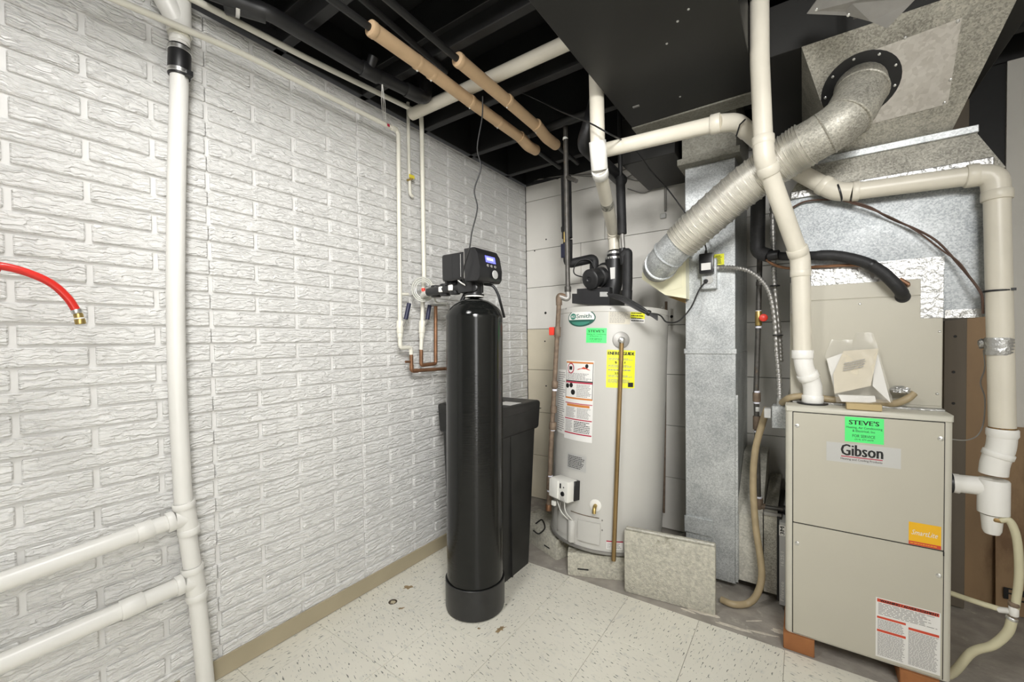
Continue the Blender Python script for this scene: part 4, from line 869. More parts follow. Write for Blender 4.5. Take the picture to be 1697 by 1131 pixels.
# tan insulated pipes
ZN = 2.285
def tanpipe(label, pts, joints, end, rb):
    t = thing('insulated_pipe', label, 'pipe', Zp(*pts[0], ZN), 'tan insulated pipes')
    P = [Zp(*q, ZN) for q in pts]; d = (P[-1]-P[0]).normalized(); ptube('insulation', TAN, t, [P[0]+d*.012]+P[1:], .026, 18)
    part('end_collar', TAN, t, lathe, P[0], [(.015, 0), (.026, .002), (.028, .006), (.028, .022), (.0265, .026)], d, 18)
    for q in joints:
        p = Zp(*q, ZN); part('joint_band', TAN, t, lathe, p-d*.012, [(.026, 0), (.0278, .003), (.0278, .021), (.026, .024)], d, 18)
        part('seam_pin', WHITEP, t, lathe, p+V((-.006, 0, -.026)), [(.004, 0), (.003, .005)], (-.2, 0, -1), 8)
    e0, e1 = Zp(*end[0], ZN), Zp(*end[1], ZN); ptube('tee_cover', TAN, t, bend([e0, (e0+e1)/2-V((0, 0, .014)), e1], .03), .029, 18)
    ptube('bare_pipe', BLACKP, t, [P[0]-d*rb, P[0]+d*.05], .0125, 12); ptube('bare_pipe', BLACKP, t, [e1-d*.03, e1+d*.3], .0125, 12)
tanpipe('long tan foam insulated pipe beside the brick wall under the joists', [(612, 45), (705, 112), (790, 176), (865, 230)], [(693, 104), (716, 121), (780, 168), (826, 202)], ((861, 226), (888, 249)), .9)
tanpipe('shorter tan foam insulated pipe next to the black trunk duct', [(757, 97), (845, 171), (892, 212)], [(842, 167), (890, 210)], ((888, 206), (921, 240)), 1.2)
run('black_conduit', 'thin black conduit under the joists alongside the tan pipes', [Zp(590, -10, 2.36), Zp(740, 120, 2.36)], .011, BLACKP)
run('gas_line', 'black painted gas line crossing below the joists toward the heater vent', [Zp(880, 222, 2.32), Zp(985, 182, 2.32)], .022, BLACKP)
# ================================================================== PIPES AT THE HEATER
YG = 2.0
t = thing('gas_pipe', 'dark iron gas pipe dropping in front of the heater to a rusty drip leg', 'pipe', Yp(908, 845, YG))
g1 = [Yp(937, 195, YG), Yp(939, 350, YG), Yp(941, 478, YG), Yp(941, 492, YG)]
ptube('upper_pipe', IRON, t, g1, .0125, 14); 
part('top_cap', WHITEP, t, lathe, Yp(937, 232, YG), [(.0135, 0), (.0145, .004), (.0135, .012)], (0, 0, 1), 14)
ptube('side_nipple', IRON, t, [Yp(940, 294, YG), Yp(955, 300, YG-.06)], .011, 12)
hub('union', IRON, t, Yp(941, 475, YG), Yp(941, 484, YG), .0175)
ptube('elbow', STEEL, t, bend([Yp(941, 484, YG), Yp(942, 497, YG), Yp(927, 491, YG-.02)], .02), .0145, 14)
ptube('rusty_elbow', RUST, t, bend([Yp(938, 494, YG), Yp(926, 489, YG-.02), Yp(926.5, 506, YG-.02)], .02), .0165, 14)
yg = YG-.02
ptube('drop_pipe', RUST, t, [Yp(926.5, 500, yg), Yp(919, 636, yg), Yp(913, 740, yg), Yp(909, 846, yg)], .0125, 14)
for y0, y1, r, m in ((542, 559, .0165, RUST), (632, 643, .017, RUST), (673, 684, .017, RUST), (700, 712, .0195, RUST), (790, 811, .0185, RUST), (836, 846, .0165, COPPER)):
    x0 = 926.5-(y0-500)*.0505; x1 = 926.5-(y1-500)*.0505; hub('fitting', m, t, Yp(x0, y0, yg), Yp(x1, y1, yg), r)
for y0 in (645, 711, 788, 812): hub('thread_tape', TAPE, t, Yp(926.5-(y0-500)*.0505, y0, yg), Yp(926.5-(y0+3-500)*.0505, y0+3, yg), .0135)
p = Yp(922.5, 549, yg); part('red_handle', REDH, t, box, p.x-.045, p.x-.014, p.y-.006, p.y+.006, p.z-.022, p.z+.022, .005, 2)
ptube('branch_to_control', RUST, t, [Yp(911, 803, yg), Yp(922, 806, yg+.04)], .010, 10)
# insulated water lines
YH = 2.2
t = thing('insulated_water_line', 'black foam covered cold water line bending down into the heater top', 'pipe', Yp(985, 450, YH), 'insulated heater water lines')
ptube('upper_pipe', IRON, t, [Yp(938, 225, YH), Yp(939, 300, YH)], .012, 12)
ptube('foam_drop', FOAM, t, [Yp(938, 293, YH), Yp(940, 395, YH)], .030, 16); hub('foam_joint', FOAM, t, Yp(938.5, 376, YH), Yp(939, 384, YH), .031)
ptube('foam_bend', FOAM, t, bend([Yp(941, 398, YH), Yp(941, 438, YH+.05), Yp(985, 428, YH+.16), Yp(984, 470, YH+.16)], .03), .027, 16)
ptube('valve_body', BRASS, t, [Yp(936, 385, YH-.03), Yp(936, 402, YH-.03)], .009, 10); p = Yp(933, 416, YH-.05); part('blue_grip', BLUEH, t, box, p.x-.012, p.x+.014, p.y-.006, p.y+.006, p.z-.04, p.z+.04, .005, 2)
t = thing('insulated_water_line', 'black foam covered hot water line behind the heater vent pipe', 'pipe', Yp(1040, 500, YH), 'insulated heater water lines')
ptube('upper_pipe', BLACKP, t, [Yp(1027, 170, YH), Yp(1028, 300, YH)], .012, 12)
ptube('foam_upper', FOAM, t, [Yp(1028, 294, YH), Yp(1031, 388, YH)], .024, 16); hub('foam_joint', FOAM, t, Yp(1028, 294, YH), Yp(1028.5, 309, YH), .0245)
ptube('bare_copper', STEEL, t, [Yp(1031, 385, YH), Yp(1033, 415, YH)], .011, 12); ptube('valve_block', RUBBER, t, [Yp(1031, 412, YH), Yp(1034, 438, YH)], .018, 12)
ptube('foam_lower', FOAM, t, bend([Yp(1032, 425, YH), Yp(1040, 417, YH), Yp(1040, 470, YH), Yp(1038, 500, YH)], .02), .026, 16); hub('foam_joint', FOAM, t, Yp(1039.3, 481, YH), Yp(1038.5, 500, YH), .0275)
t = thing('grey_conduit', 'thin grey conduit with a clip fixed on the pale back wall boards', 'conduit', Yp(1103, 355, 2.68))
ptube('conduit_pipe', GCABLE, t, [Yp(1103, 285, 2.685), Yp(1103, 350, 2.685)], .008, 8); part('clip_box', PLATE, t, box, *(lambda p: (p.x-.03, p.x+.005, 2.68, 2.697, p.z-.015, p.z+.015, .003))(Yp(1102, 357, 2.68)))
t = thing('jacketed_pipe', 'thin dark pipe in the gap between heater and return duct', 'pipe', Yp(1104, 700, 2.6)); ptube('pipe_length', RUST, t, [Yp(1104, 500, 2.6), Yp(1100, 850, 2.6)], .008, 8)
# heater cord bundle
t = thing('power_cord_bundle', 'tied bundle of black power cord hanging across the water heater top', 'cord', Yp(1050, 505, 1.93))
yb = 1.9
for k in range(5):
    o = (k-2)*2.2; ptube('cord_loop', CABLE, t, spline([Yp(1006+k, 489+o*.4, yb), Yp(1030, 495+o, yb-.004*k), Yp(1060, 511+o*1.1, yb-.005*(k % 2)), Yp(1078, 521+o*.5, yb), Yp(1090, 527+o*.9, yb)], 6), .0031, 8)
hub('cord_tie', CABLE, t, Yp(1073, 518, yb), Yp(1077, 520, yb), .013)
ptube('cord_tail', CABLE, t, spline([Yp(1076, 519, yb), Yp(1094, 523, yb+.05), Yp(1105, 534, 2.02), Yp(1125, 532, 2.08), Yp(1145, 510, 2.12), Yp(1158, 482, 2.14), Yp(1169, 467, 2.15)], 8), .0036, 8)
part('plug', CABLE, t, lathe, Yp(1169, 466, 2.15), [(.008, 0), (.011, .01), (.012, .028)], (0, 1, 0), 12)
# outlet box and adapter
t = thing('outlet_box', 'small grey metal outlet box screwed on the return duct', 'outlet', Yp(1175, 470, 2.18))
a = Yp(1162, 430, 2.165); b = Yp(1188, 478, 2.165); part('box', GALV, t, box, a.x, b.x, 2.166, 2.1995, b.z, a.z, .003); c = Yp(1175, 464, 2.163); part('receptacle', PLATE, t, lathe, c, [(.019, 0), (.018, .004)], (0, -1, 0), 20)
part('connector', CHROME, t, lathe, Yp(1188, 444, 2.18), [(.012, 0), (.012, .03), (.010, .034)], (1, 0, 0), 14)
t = thing('power_adapter', 'square black power adapter plugged into the grey outlet box', 'adapter', Yp(1170, 435, 2.15))
a = Yp(1158, 421, 2.125); b = Yp(1182, 452, 2.125); part('adapter_body', HEAD, t, box, a.x, b.x, 2.125, 2.1655, b.z, a.z, .006, 2); a = Yp(1162, 437, 2.125); b = Yp(1178, 447, 2.125); part('adapter_label', WHITEI, t, box, a.x, b.x, 2.124, 2.126, b.z, a.z)
ptube('adapter_cord', CABLE, t, spline([Yp(1170, 421, 2.145), Yp(1169, 408, 2.14), Yp(1158, 385, 2.1), Yp(1130, 345, 2.1), Yp(1105, 312, 2.12), Yp(1080, 285, 2.15), Yp(1060, 258, 2.0), Yp(1040, 238, 1.85), Yp(1010, 222, 1.63), Yp(975, 203, 1.62), Yp(930, 185, 1.7), Yp(890, 165, 1.75), Yp(850, 147, 1.75)], 6), .0032, 8)
part('cord_relief', CABLE, t, lathe, Yp(1170, 421, 2.145), [(.007, 0), (.005, .016)], (0, 0, 1), 10)
# ================================================================== FURNACE VENTS
t = thing('intake_pipe', 'cream air intake pipe coming down from the ceiling and bending onto the furnace', 'pipe', Yp(1346, 664, 1.98))
RV = .0305
i0 = V((0, 0, 0)); i1 = Yp(1259, 100, 1.735); i2 = Yp(1266, 262, 1.745); i3 = Yp(1326, 428, 1.955); i4 = Yp(1330, 590, 1.975); i5 = Yp(1333, 612, 1.975); i6 = Yp(1347, 638, 1.995); i7 = Yp(1346.5, 668, 1.995); i7.z = .938; i0 = V((i1.x-.002, i1.y, 2.55))
ptube('pipe_length', PVCC, t, bend([i0, i1, i2, i3, i4], .03), RV, 20); ptube('lower_offset', PVCW, t, bend([i4, i5, i6, i7], .025), RV+.001, 20)
d1 = (i2-i1).normalized(); d2 = (i3-i2).normalized(); d3 = (i4-i3).normalized()
hub('elbow_hub', PVCC, t, i2-d1*.075, i2-d1*.045, .0355); hub('elbow_hub', PVCC, t, i2+d2*.028, i2+d2*.062, .0355); ptube('elbow_body', PVCC, t, bend([i2-d1*.07, i2, i2+d2*.05], .04), .0335, 20)
hub('elbow_hub', PVCC, t, i3-d2*.045, i3-d2*.015, .0355); hub('elbow_hub', PVCC, t, i3+d3*.045, i3+d3*.07, .0345); ptube('elbow_body', PVCC, t, bend([i3-d2*.04, i3, i3+d3*.06], .03), .0335, 20)
hub('elbow_hub', PVCW, t, i4-V((0, 0, .01)), i4+V((0, 0, .022)), .0365); d4 = (i6-i5).normalized(); hub('elbow_hub', PVCW, t, i5+d4*.018, i5+d4*.042, .0365); hub('elbow_hub', PVCW, t, i7+V((0, 0, .003)), i7+V((0, 0, .032)), .0355)
part('gasket', RUBBER, t, lathe, i7, [(.05, 0), (.05, .003), (.035, .004)], (0, 0, 1), 24)
# exhaust
t = thing('exhaust_vent', 'cream exhaust vent pipe rising beside the furnace and crossing the plenum', 'pipe', Yp(1655, 700, 1.985))
YE = 1.985
e0 = Yp(1661, 712, YE); e1 = Yp(1652, 330, YE); e2 = Yp(1648, 289, YE); e3 = Yp(1600, 293, YE); e4 = Yp(1412, 318, YE); e5 = Yp(1385, 318, YE+.003); e6 = Yp(1318, 283, 2.0); e7 = Yp(1262, 240, 1.985); e8 = Yp(1222, 203, 1.86); e9 = Yp(1188, 205, 1.80); e10 = Yp(990, 252, 1.775)
ptube('riser', PVCC, t, [e0, e1], RV, 22); ptube('riser_elbow', PVCC, t, bend([e1, e2, e3], .055, 8), .0335, 22)
hub('elbow_hub', PVCC, t, e1-V((0, 0, .004)), e1+V((0, 0, .026)), .0365); d = (e4-e3).normalized(); hub('elbow_hub', PVCC, t, e3-d*.0, e3-d*.028, .0365)
ptube('cross_length', PVCC, t, [e3, e4], RV, 22); ptube('offset_elbow', PVCC, t, bend([e4, e5, e5+(e6-e5).normalized()*.05], .03), .0335, 22)
hub('elbow_hub', PVCC, t, e4, e4-d*.02, .036); q = (e6-e5).normalized(); hub('elbow_hub', PVCC, t, e5+q*.035, e5+q*.06, .036)
ptube('rear_length', PVCC, t, bend([e5, e6, e7, e8], .05), RV, 22); ptube('upper_elbow', PVCC, t, bend([e7+(e8-e7)*.6, e8, e9], .06, 8), .0335, 22)
d = (e10-e9).normalized(); hub('elbow_hub', PVCC, t, e9-d*.012, e9+d*.022, .0365); ptube('left_length', PVCC, t, [e9, e10], RV, 22)
ptube('cable_tie', RUBBER, t, [Yp(1220, 226, 1.80), Yp(1226, 207, 1.80), Yp(1235, 198, 1.82)], .003, 6)
p = Yp(1392, 318, YE); part('cable_tie', RUBBER, t, lathe, p, [(.0345, 0), (.0355, .001), (.0355, .005), (.0345, .006)], (-1, 0, -.25), 22)
p = Yp(1653, 484, YE); part('cable_tie', RUBBER, t, lathe, p, [(.0308, 0), (.0325, .001), (.0325, .005), (.0308, .006)], (0, 0, 1), 22); part('tie_tail', RUBBER, t, box, *(lambda p: (p.x, p.x+.016, p.y-.004, p.y+.002, p.z-.002, p.z+.006))(Yp(1671, 481, YE-.02)))
p = Yp(1655.5, 589, YE); part('foil_wrap', FOIL, t, lathe, p, [(.0312, 0)]+[(.0322+.0009*(k % 2), .004+.005*k) for k in range(10)]+[(.0312, .056)], (0, 0, 1), 24)
tb = Yp(1656, 738, YE); t0 = Yp(1646, 783, YE)
part('stained_hub', PVCW, t, lathe, Yp(1661, 722, YE), [(.034, -.006), (.0365, 0), (.0365, .018), (.034, .022)], (0, 0, 1), 24); part('stain_ring', mat('sealant_stain', (.22, .12, .03), .6, 0, .5, 200), t, lathe, e0+V((0, 0, .002)), [(.0306, 0), (.0325, .002), (.0312, .005)], (0, 0, 1), 24)
ptube('tilted_elbow', PVCW, t, bend([Yp(1661, 720, YE), Yp(1659, 742, YE), Yp(1648, 768, YE), Yp(1646, 786, YE)], .025), .0335, 22); d = (Yp(1648, 768, YE)-Yp(1659, 742, YE)).normalized(); c = Yp(1654, 754, YE); hub('elbow_hub', PVCW, t, c-d*.010, c+d*.008, .0375)
tc = Yp(1646, 808, YE); part('tee_body', PVCW, t, lathe, Yp(1646, 852, YE), [(.030, 0), (.0365, .003), (.0365, .108), (.034, .112)], (0, 0, 1), 24)
bx = V((fx1+.002, YE+.02, Yp(1600, 806, YE).z)); ptube('tee_branch', PVCW, t, bend([tc, (tc+bx)/2, bx], .02), .0295, 20); hub('branch_hub', PVCW, t, bx+V((.012, 0, 0)), bx+V((.032, -.002, 0)), .032); part('branch_seal', RUBBER, t, lathe, bx, [(.0335, 0), (.0335, .014), (.031, .016)], (1, 0, 0), 20)
cu = Yp(1644, 856, YE); part('drain_cup', PVCW, t, lathe, cu, [(.027, .006), (.026, 0), (.0225, -.045), (.018, -.056), (.008, -.058)], (0, 0, 1), 20)
hp = Yp(1655, 862, YE-.02); part('hose_barb', BRASSD, t, lathe, hp-V((.012, 0, 0)), [(.007, 0), (.009, .004), (.007, .02)], (1, -.1, -.1), 12)
# drain hoses
t = thing('condensate_hose', 'yellowed clear condensate hose looping from the vent tee to the furnace', 'hose', Yp(1685, 1010, YE))
h1 = [hp, Yp(1672, 863, YE-.02), Yp(1683, 885, YE-.02), Yp(1688, 920, YE-.02), Yp(1688, 965, YE-.02), Yp(1682, 1008, YE-.02)]
ptube('upper_hose', CLEAR, t, spline(h1, 8), [.0085]+[.0105]*40, 12)
tp = Yp(1680, 1014, YE-.02); part('white_tee', PVCW, t, lathe, tp+V((0, 0, -.014)), [(.009, 0), (.0115, .003), (.0115, .028), (.009, .032)], (0, 0, 1), 14); ptube('tee_arm', PVCW, t, [tp, Yp(1655, 1011, YE)], .009, 12)
ptube('side_hose', CLEAR, t, spline([Yp(1660, 1011, YE), Yp(1630, 1002, YE+.01), Yp(1600, 992, YE+.03), V((fx1+.003, YE+.06, Yp(1580, 985, YE+.05).z))], 8), .0085, 12)
part('hose_clamp', CHROME, t, lathe, Yp(1676, 1028, YE-.02), [(.0125, 0), (.014, .002), (.014, .008), (.0125, .010)], (0.2, 0, 1), 14); part('hose_cuff', RUST, t, lathe, tp+V((0, 0, .016)), [(.0115, 0), (.013, .002), (.013, .012), (.0115, .014)], (0, 0, 1), 14)
ptube('lower_hose', CLEAR, t, spline([Yp(1678, 1024, YE-.02), Yp(1670, 1048, YE-.02), Yp(1645, 1070, YE-.015), Yp(1610, 1082, YE), V((fx1+.004, YE+.02, .025)), V((fx1-.1, YE+.05, .015))], 8), .0125, 12)
# ================================================================== LINES LEFT OF FURNACE
YL = 2.13
t = thing('refrigerant_line', 'black foam covered refrigerant line arching into the coil cabinet', 'pipe', Yp(1260, 400, 2.1))
ptube('foam_drop', FOAM, t, bend([Yp(1257, 270, 2.12), Yp(1256, 345, 2.12), Yp(1255, 418, 2.12), Yp(1275, 424, 2.10)], .025), .0285, 16)
ptube('foam_arch', FOAM, t, spline([Yp(1268, 422, 2.10), Yp(1300, 425, 2.07), Yp(1345, 424, 2.0), Yp(1385, 424, 1.995), Yp(1430, 434, 1.99), Yp(1460, 450, 1.985), Yp(1482, 470, 1.985), Yp(1493, 483, 2.0), Yp(1496, 491, 2.034)], 6), [.017]*14+[.0195]*35, 16)
p = Yp(1282, 424, 2.08); hub('tape_wrap', RUBBER, t, p-V((.018, 0, 0)), p+V((.02, -.01, 0)), .0205)
p = Yp(1440, 438, 1.988); q = Yp(1446, 441, 1.988); hub('tape_wrap', RUBBER, t, p, q, .0208)
ptube('liquid_line', COPPER, t, spline([Yp(1266, 428, 2.1), Yp(1285, 440, 2.08), Yp(1312, 445, 2.05), Yp(1360, 442, 2.018), Yp(1430, 441, 2.012), Yp(1480, 460, 2.008), Yp(1500, 470, 2.012)], 6), .0055, 8)
ptube('copper_stub', COPPER, t, [Yp(1490, 463, 2.01), Yp(1504, 471, 2.01), Yp(1504, 473, 2.034)], .008, 10)
t = thing('furnace_gas_pipe', 'dark gas pipe with small red valve between return duct and furnace', 'pipe', Yp(1258, 900, 2.25))
YF = 2.25
gp = [Yp(1263, 250, YF), Yp(1259, 430, YF), Yp(1256, 560, YF), Yp(1253, 650, YF), Yp(1257, 830, YF)]
ptube('pipe_length', IRON, t, gp, .0115, 14)
for (x, y0, y1, r, m) in ((1259, 467, 474, .0155, IRON), (1257, 516, 540, .014, BRASS), (1254, 651, 666, .0165, RUST), (1254.5, 690, 712, .017, RUST), (1258, 826, 846, .0165, RUST)): hub('fitting', m, t, Yp(x, y0, YF), Yp(x, y1, YF), r)
for x, y in ((1257, 515), (1257, 541), (1254, 648), (1254, 666), (1255, 714), (1257.5, 823)): hub('thread_tape', TAPE, t, Yp(x, y, YF), Yp(x, y+3.2, YF), .0128)
p = Yp(1265, 527, YF-.03); part('red_handle', REDH, t, lathe, p, [(.016, 0), (.018, .004), (.016, .01), (.008, .014)], (.2, -1, 0), 12); ptube('valve_stem', BRASS, t, [Yp(1257, 527, YF), p], .006, 8)
ptube('tee_arm', RUST, t, [Yp(1258, 838, YF), Yp(1268, 841, YF)], .0145, 12); ptube('furnace_nipple', IRON, t, [Yp(1268, 841, YF), V((fx0-.002, YF, Yp(1285, 843, YF).z))], .011, 12); part('rubber_bush', RUBBER, t, lathe, V((fx0-.002, YF, Yp(1285, 843, YF).z)), [(.02, 0), (.02, .014), (.016, .016)], (-1, 0, 0), 16)
ptube('drip_leg', RUST, t, [Yp(1258, 845, YF), Yp(1262, 897, YF)], .0115, 12); hub('drip_cap', RUST, t, Yp(1262, 890, YF), Yp(1262.3, 899, YF), .0145)
part('warning_tag', PLATE, t, lathe, Yp(1254.5, 682, YF), [(.0118, 0), (.0124, .001), (.0124, .02), (.0118, .021)], (0, 0, 1), 14)
# flexible steel conduits
def ribbed(bm, P, r, n=26, seg=12):
    S_ = spline(P, n); tube(bm, S_, [r+(.0014 if (i % 4) < 2 else -.0012) for i in range(len(S_))], seg)
bm = nb(); ribbed(bm, [Yp(1192, 444, 2.17), Yp(1215, 444, 2.165), Yp(1240, 449, 2.16), Yp(1262, 465, 2.155), Yp(1276, 488, 2.15), Yp(1284, 530, 2.15), Yp(1287, 580, 2.15), Yp(1291, 625, 2.12), Yp(1292.5, 668, 2.09)], .0095, 22)
o = tag(obj('flexible_conduit', bm, CONDUIT), 'ribbed steel conduit curving from the outlet box to the furnace switch box', 'conduit')
bm = nb(); ribbed(bm, [Yp(1278, 290, 2.17), Yp(1280, 360, 2.17), Yp(1282, 430, 2.165), Yp(1284, 476, 2.17), Yp(1291, 550, 2.175), Yp(1294, 600, 2.175)], .0095, 30)
tag(obj('flexible_conduit', bm, CONDUIT), 'straight ribbed steel conduit dropping behind the cream intake pipe', 'conduit')
for q in ((1284, 475), (1289, 557)): part('cable_tie', RUBBER, o, lathe, Yp(*q, 2.15), [(.019, 0), (.020, .002), (.019, .005)], (0, 0, 1), 14)
t = thing('switch_box', 'small galvanised junction box on the left side of the furnace', 'junction box', Yp(1290, 690, 2.06))
a = Yp(1279, 673, 2.05); b = Yp(1301, 712, 2.05); part('box', GALV, t, box, a.x, fx0-.001, 2.05, 2.13, b.z, a.z, .003)
for k in range(3): part('knockout', GALV, t, lathe, V(((a.x+fx0)/2+.004, 2.05, b.z+(a.z-b.z)*(.2+.3*k))), [(.010, 0), (.0095, .0008)], (0, -1, 0), 16)
a = Yp(1266, 677, 2.07); b = Yp(1278, 694, 2.07); part('side_cover', PLATE, t, box, a.x, b.x, 2.07, 2.11, b.z, a.z, .002); ptube('conduit_nut', CHROME, t, [Yp(1292.5, 660, 2.09), Yp(1292.5, 674, 2.09)], .012, 10)
# tan condensate hose
t = thing('tan_drain_hose', 'tan rubber drain hose hanging beside the furnace and curling along the floor', 'hose', Yp(1250, 1000, 2.15))
ptube('hose_length', HOSE, t, spline([Yp(1272, 676, 2.18), Yp(1264, 700, 2.18), Yp(1252, 745, 2.17), Yp(1248, 800, 2.165), Yp(1252, 870, 2.155), Yp(1260, 925, 2.14), Yp(1262, 960, 2.13), Yp(1253, 988, 2.115), Zp(1238, 1001, .0155), Zp(1215, 1002, .0155), Zp(1195, 994, .0155)], 8), .0145, 14)
t = thing('copper_tail', 'bent copper tube lying across the furnace top behind the documents', 'pipe', Zp(1400, 668, .955))
zc_ = .957
ptube('tube_length', HOSE, t, spline([Yp(1296, 668, 2.06), Zp(1310, 659, zc_), Yp(1340, 657, 2.015), Yp(1375, 662, 2.015), Yp(1420, 666, 2.015), Yp(1460, 668, 2.01), Yp(1482, 669, 1.995), Yp(1502, 662, 1.99), Yp(1514, 652, 2.0)], 6), .0125, 12)
p = Yp(1494, 652, 2.0)
bm = nb(); bmesh.ops.create_icosphere(bm, subdivisions=3, radius=1)
r_ = random.Random(5)
for v in bm.verts:
    k = 1+.35*(r_.random()-.5); v.co = V((v.co.x*.026*k, v.co.y*.018*k, v.co.z*.014*k))+p+V((-.004, -.01, .012))
tag(obj('crumpled_foil', bm, FOIL, None, ang=5), 'crumpled ball of silver foil lying on the tube on the furnace', 'foil')
# documents in a plastic bag
t = thing('document_bag', 'clear plastic bag of folded paper manuals leaning on the coil cabinet', 'bag', V((1.85, 2.0, .94)))
yd = 1.995
def sheet(bm, pts, th=.0015): prism(bm, pts, (0, th, 0))
def dq(q, y): return Yp(*q, y)
bm = nb(); sheet(bm, [dq((1383, 653), 1.962), dq((1443, 640), 1.962), dq((1456, 578), 2.010), dq((1398, 582), 2.010), dq((1381, 620), 1.985)], .003); obj('folded_manual', bm, CREAMI, t, False)
sf = flat(dq((1390, 622), 1.974), (dq((1450, 610), 1.974)-dq((1390, 622), 1.974)), (dq((1396, 585), 2.0)-dq((1390, 622), 1.974))); lines('manual_print', sf, .012, .085, .01, .045, 4, GREYI, t, .004)
bm = nb(); sheet(bm, [dq((1446, 640), 1.975), dq((1476, 668), 1.965), dq((1455, 588), 2.015), dq((1450, 590), 2.015)], .002); obj('paper_sheet', bm, WHITEI, t, False)
bm = nb(); sheet(bm, [dq((1370, 595), 2.012), dq((1384, 650), 1.985), dq((1400, 640), 1.985), dq((1398, 585), 2.015)], .002); obj('paper_sheet', bm, WHITEI, t, False)
bm = nb(); sheet(bm, [dq((1389, 655), 1.955), dq((1450, 657), 1.955), dq((1452, 666), 1.945), dq((1440, 668), 1.945), dq((1395, 666), 1.945)], .02); obj('paper_fold', bm, WHITEI, t, False)
bm = nb(); N1, N2 = 10, 12; gr = []; r_ = random.Random(9)
for j in range(N2+1):
    f = j/N2; row = []
    for i in range(N1+1):
        e = i/N1; xl = 1386+(1362-1386)*f if f < .8 else 1367+(f-.8)*60; xr = 1480+(1448-1480)*f
        row.append(bm.verts.new(dq((xl+(xr-xl)*e+r_.uniform(-1, 1), 668-(668-560+(8 if e > .5 else -4))*f+r_.uniform(-1.5, 1.5)), 1.936+.085*f**.8+.006*r_.random()-.012*math.sin(math.pi*e)*(1-f))))
    gr.append(row)
for j in range(N2):
    for i in range(N1): bm.faces.new((gr[j][i], gr[j][i+1], gr[j+1][i+1], gr[j+1][i]))
obj('plastic_film', bm, FILM, t, ang=30)
a = Yp(1402, 671, 1.918); b = Yp(1462, 684, 1.918)
bm = nb(); box(bm, Yp(1403, 671, 1.908).x, Yp(1462, 671, 1.908).x, 1.906, 1.95, .9365, .958, .001); tag(obj('cardboard_strip', bm, CARD), 'small tan cardboard box under the bag at the furnace top edge', 'box')
# ================================================================== WIRES
run('thermostat_wire', 'dark brown thermostat wire drooping across the plenum to the exhaust riser', spline([Yp(1310, 346, 2.02), Yp(1335, 334, 2.02), Yp(1375, 331, 2.016), Yp(1400, 332, 1.99), Yp(1440, 343, 2.0), Yp(1475, 362, 2.01), Yp(1520, 381, 2.012), Yp(1555, 402, 2.01), Yp(1590, 440, 2.0), Yp(1615, 470, 1.99), Yp(1627, 490, 1.985), Yp(1629, 520, 2.0)], 6), .0036, BCABLE, 'wire', .001, 8)
run('thermostat_wire', 'second thin brown wire twisted along the thermostat wire', spline([Yp(1392, 331, 1.985), Yp(1440, 346, 1.992), Yp(1480, 362, 2.002), Yp(1520, 384, 2.006), Yp(1548, 405, 2.004), Yp(1568, 420, 2.0), Yp(1592, 438, 1.995), Yp(1627, 489, 1.98)], 6), .0025, BCABLE, 'wire', .001, 8)
run('hanging_cable', 'thin black cord dropping from the joists to the softener head', spline([Yp(800, 160, 1.41), Yp(799, 195, 1.41), Yp(791, 245, 1.40), Yp(797, 278, 1.40), Yp(786, 315, 1.39), Yp(791, 345, 1.385), Yp(782, 385, 1.36), Yp(778, 412, 1.35), Yp(770, 440, 1.35), Yp(767, 462, 1.36), Yp(773, 474, 1.39)], 6), .003, CABLE, 'cable', .001, 8)
run('white_lead', 'short white sensor lead under the softener head', spline([Yp(755, 461, 1.40), Yp(763, 468, 1.39), Yp(771, 473, 1.40)], 6), .003, WHITEP, 'wire', .001, 8)
rw = random.Random(4)
wl_ = [([(890, 298), (930, 292), (985, 288), (1030, 283), (1075, 262), (1100, 255)], 'grey cable stapled level along the top of the back wall'),
       ([(940, 290), (985, 293), (1020, 291), (1060, 300), (1100, 290), (1112, 270)], 'grey cable looping low across the pale back wall boards'),
       ([(1035, 297), (1058, 283), (1085, 265), (1095, 250)], 'grey cable rising steeply beside the black duct stub'),
       ([(1040, 313), (1068, 320), (1090, 305), (1103, 285)], 'grey cable sagging under the other cables on the back wall'),
       ([(885, 300), (895, 296), (905, 296), (925, 296)], 'short black cable end at the top corner of the back wall')]
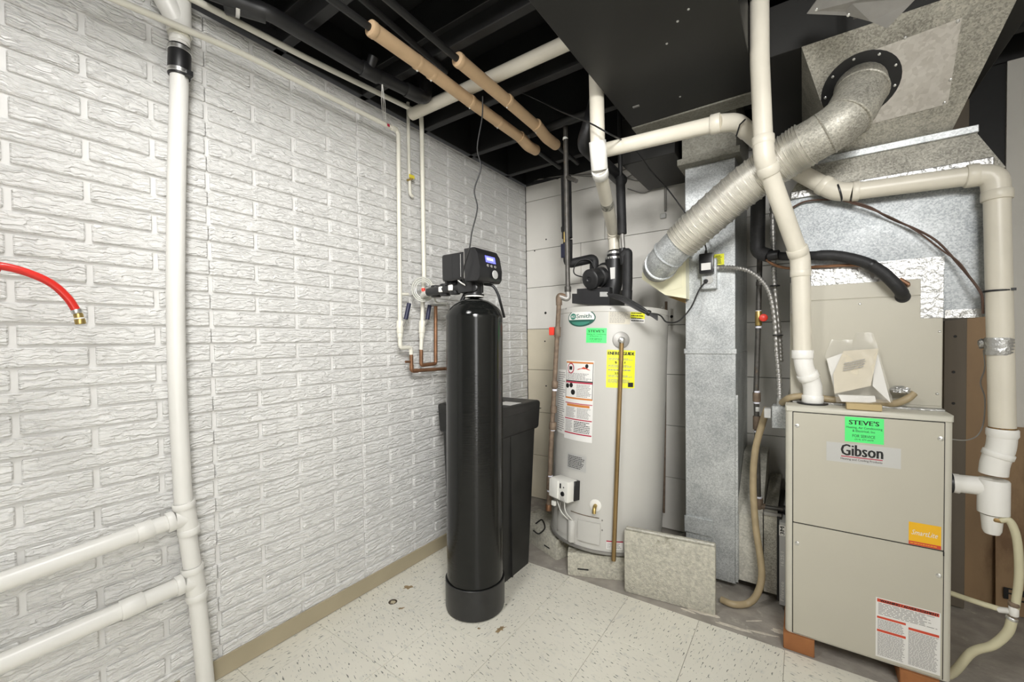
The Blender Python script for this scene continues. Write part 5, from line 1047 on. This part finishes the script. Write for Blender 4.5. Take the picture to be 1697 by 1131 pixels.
for k, (q, lab) in enumerate(wl_): run('wall_cable', lab, spline([Yp(*p, 2.688) for p in q], 6), .0035 if k < 4 else .005, GCABLE if k < 4 else CABLE, 'cable', .001, 7)
run('control_wire', 'thin pale wire drooping from the furnace side to the riser', spline([V((fx1+.002, 1.97, Yp(1581, 729, 1.97).z)), Yp(1600, 730, 2.0), Yp(1620, 722, 2.02), Yp(1630, 700, 2.03), Yp(1632, 660, 2.04), Yp(1625, 635, 2.05), Yp(1632, 610, 2.05), Yp(1630, 580, 2.04)], 6), .002, GCABLE, 'wire', .001, 7)
bm = nb(); bmesh.ops.create_icosphere(bm, subdivisions=2, radius=1)
for v in bm.verts: k = 1+.4*(rw.random()-.5); v.co = V((v.co.x*.014*k, v.co.y*.012*k, v.co.z*.018*k))+Yp(1629, 570, 2.05)
tag(obj('tape_scrap', bm, FOIL, None, ang=5), 'crumpled scrap of foil tape behind the exhaust riser', 'foil')
run('floor_cable', 'loose black cable curled on the concrete beside the brine tank', spline([Zp(888, 868, .12), Zp(898, 862, .12), Zp(903, 875, .12), Zp(893, 885, .12), Zp(884, 880, .12)], 8), .004, CABLE, 'cable', .001, 8)
# red hose
t = thing('red_hose', 'red rubber hose with brass end fitting hanging in front of the brick wall', 'hose', Xp(132, 530, .22))
XH = .22; hpts = [V((.2, -.12, 2.37)), V((.22, -.1, 1.9)), Xp(-60, 436, XH), Xp(0, 441, XH), Xp(45, 452, XH), Xp(85, 470, XH), Xp(112, 494, XH), Xp(127, 516, XH)]
ptube('hose_length', RED, t, spline(hpts, 10), .0092, 14)
a = Xp(125.5, 513, XH); b = Xp(129, 519, XH); c = Xp(133, 534, XH); d = (c-b).normalized()
hub('hose_clamp', CHROME, t, a, b, .0112); part('end_fitting', BRASS, t, lathe, b, [(.008, 0), (.0095, .004), (.0095, .012), (.008, .013), (.0105, .016), (.0105, .028)], d, 16); part('fitting_mouth', BLACKI, t, lathe, b+d*.028, [(.009, 0), (.0085, .0006)], d, 16); part('white_washer', WHITEP, t, lathe, b+d*.012, [(.0095, 0), (.0102, .001), (.0095, .005)], d, 16)
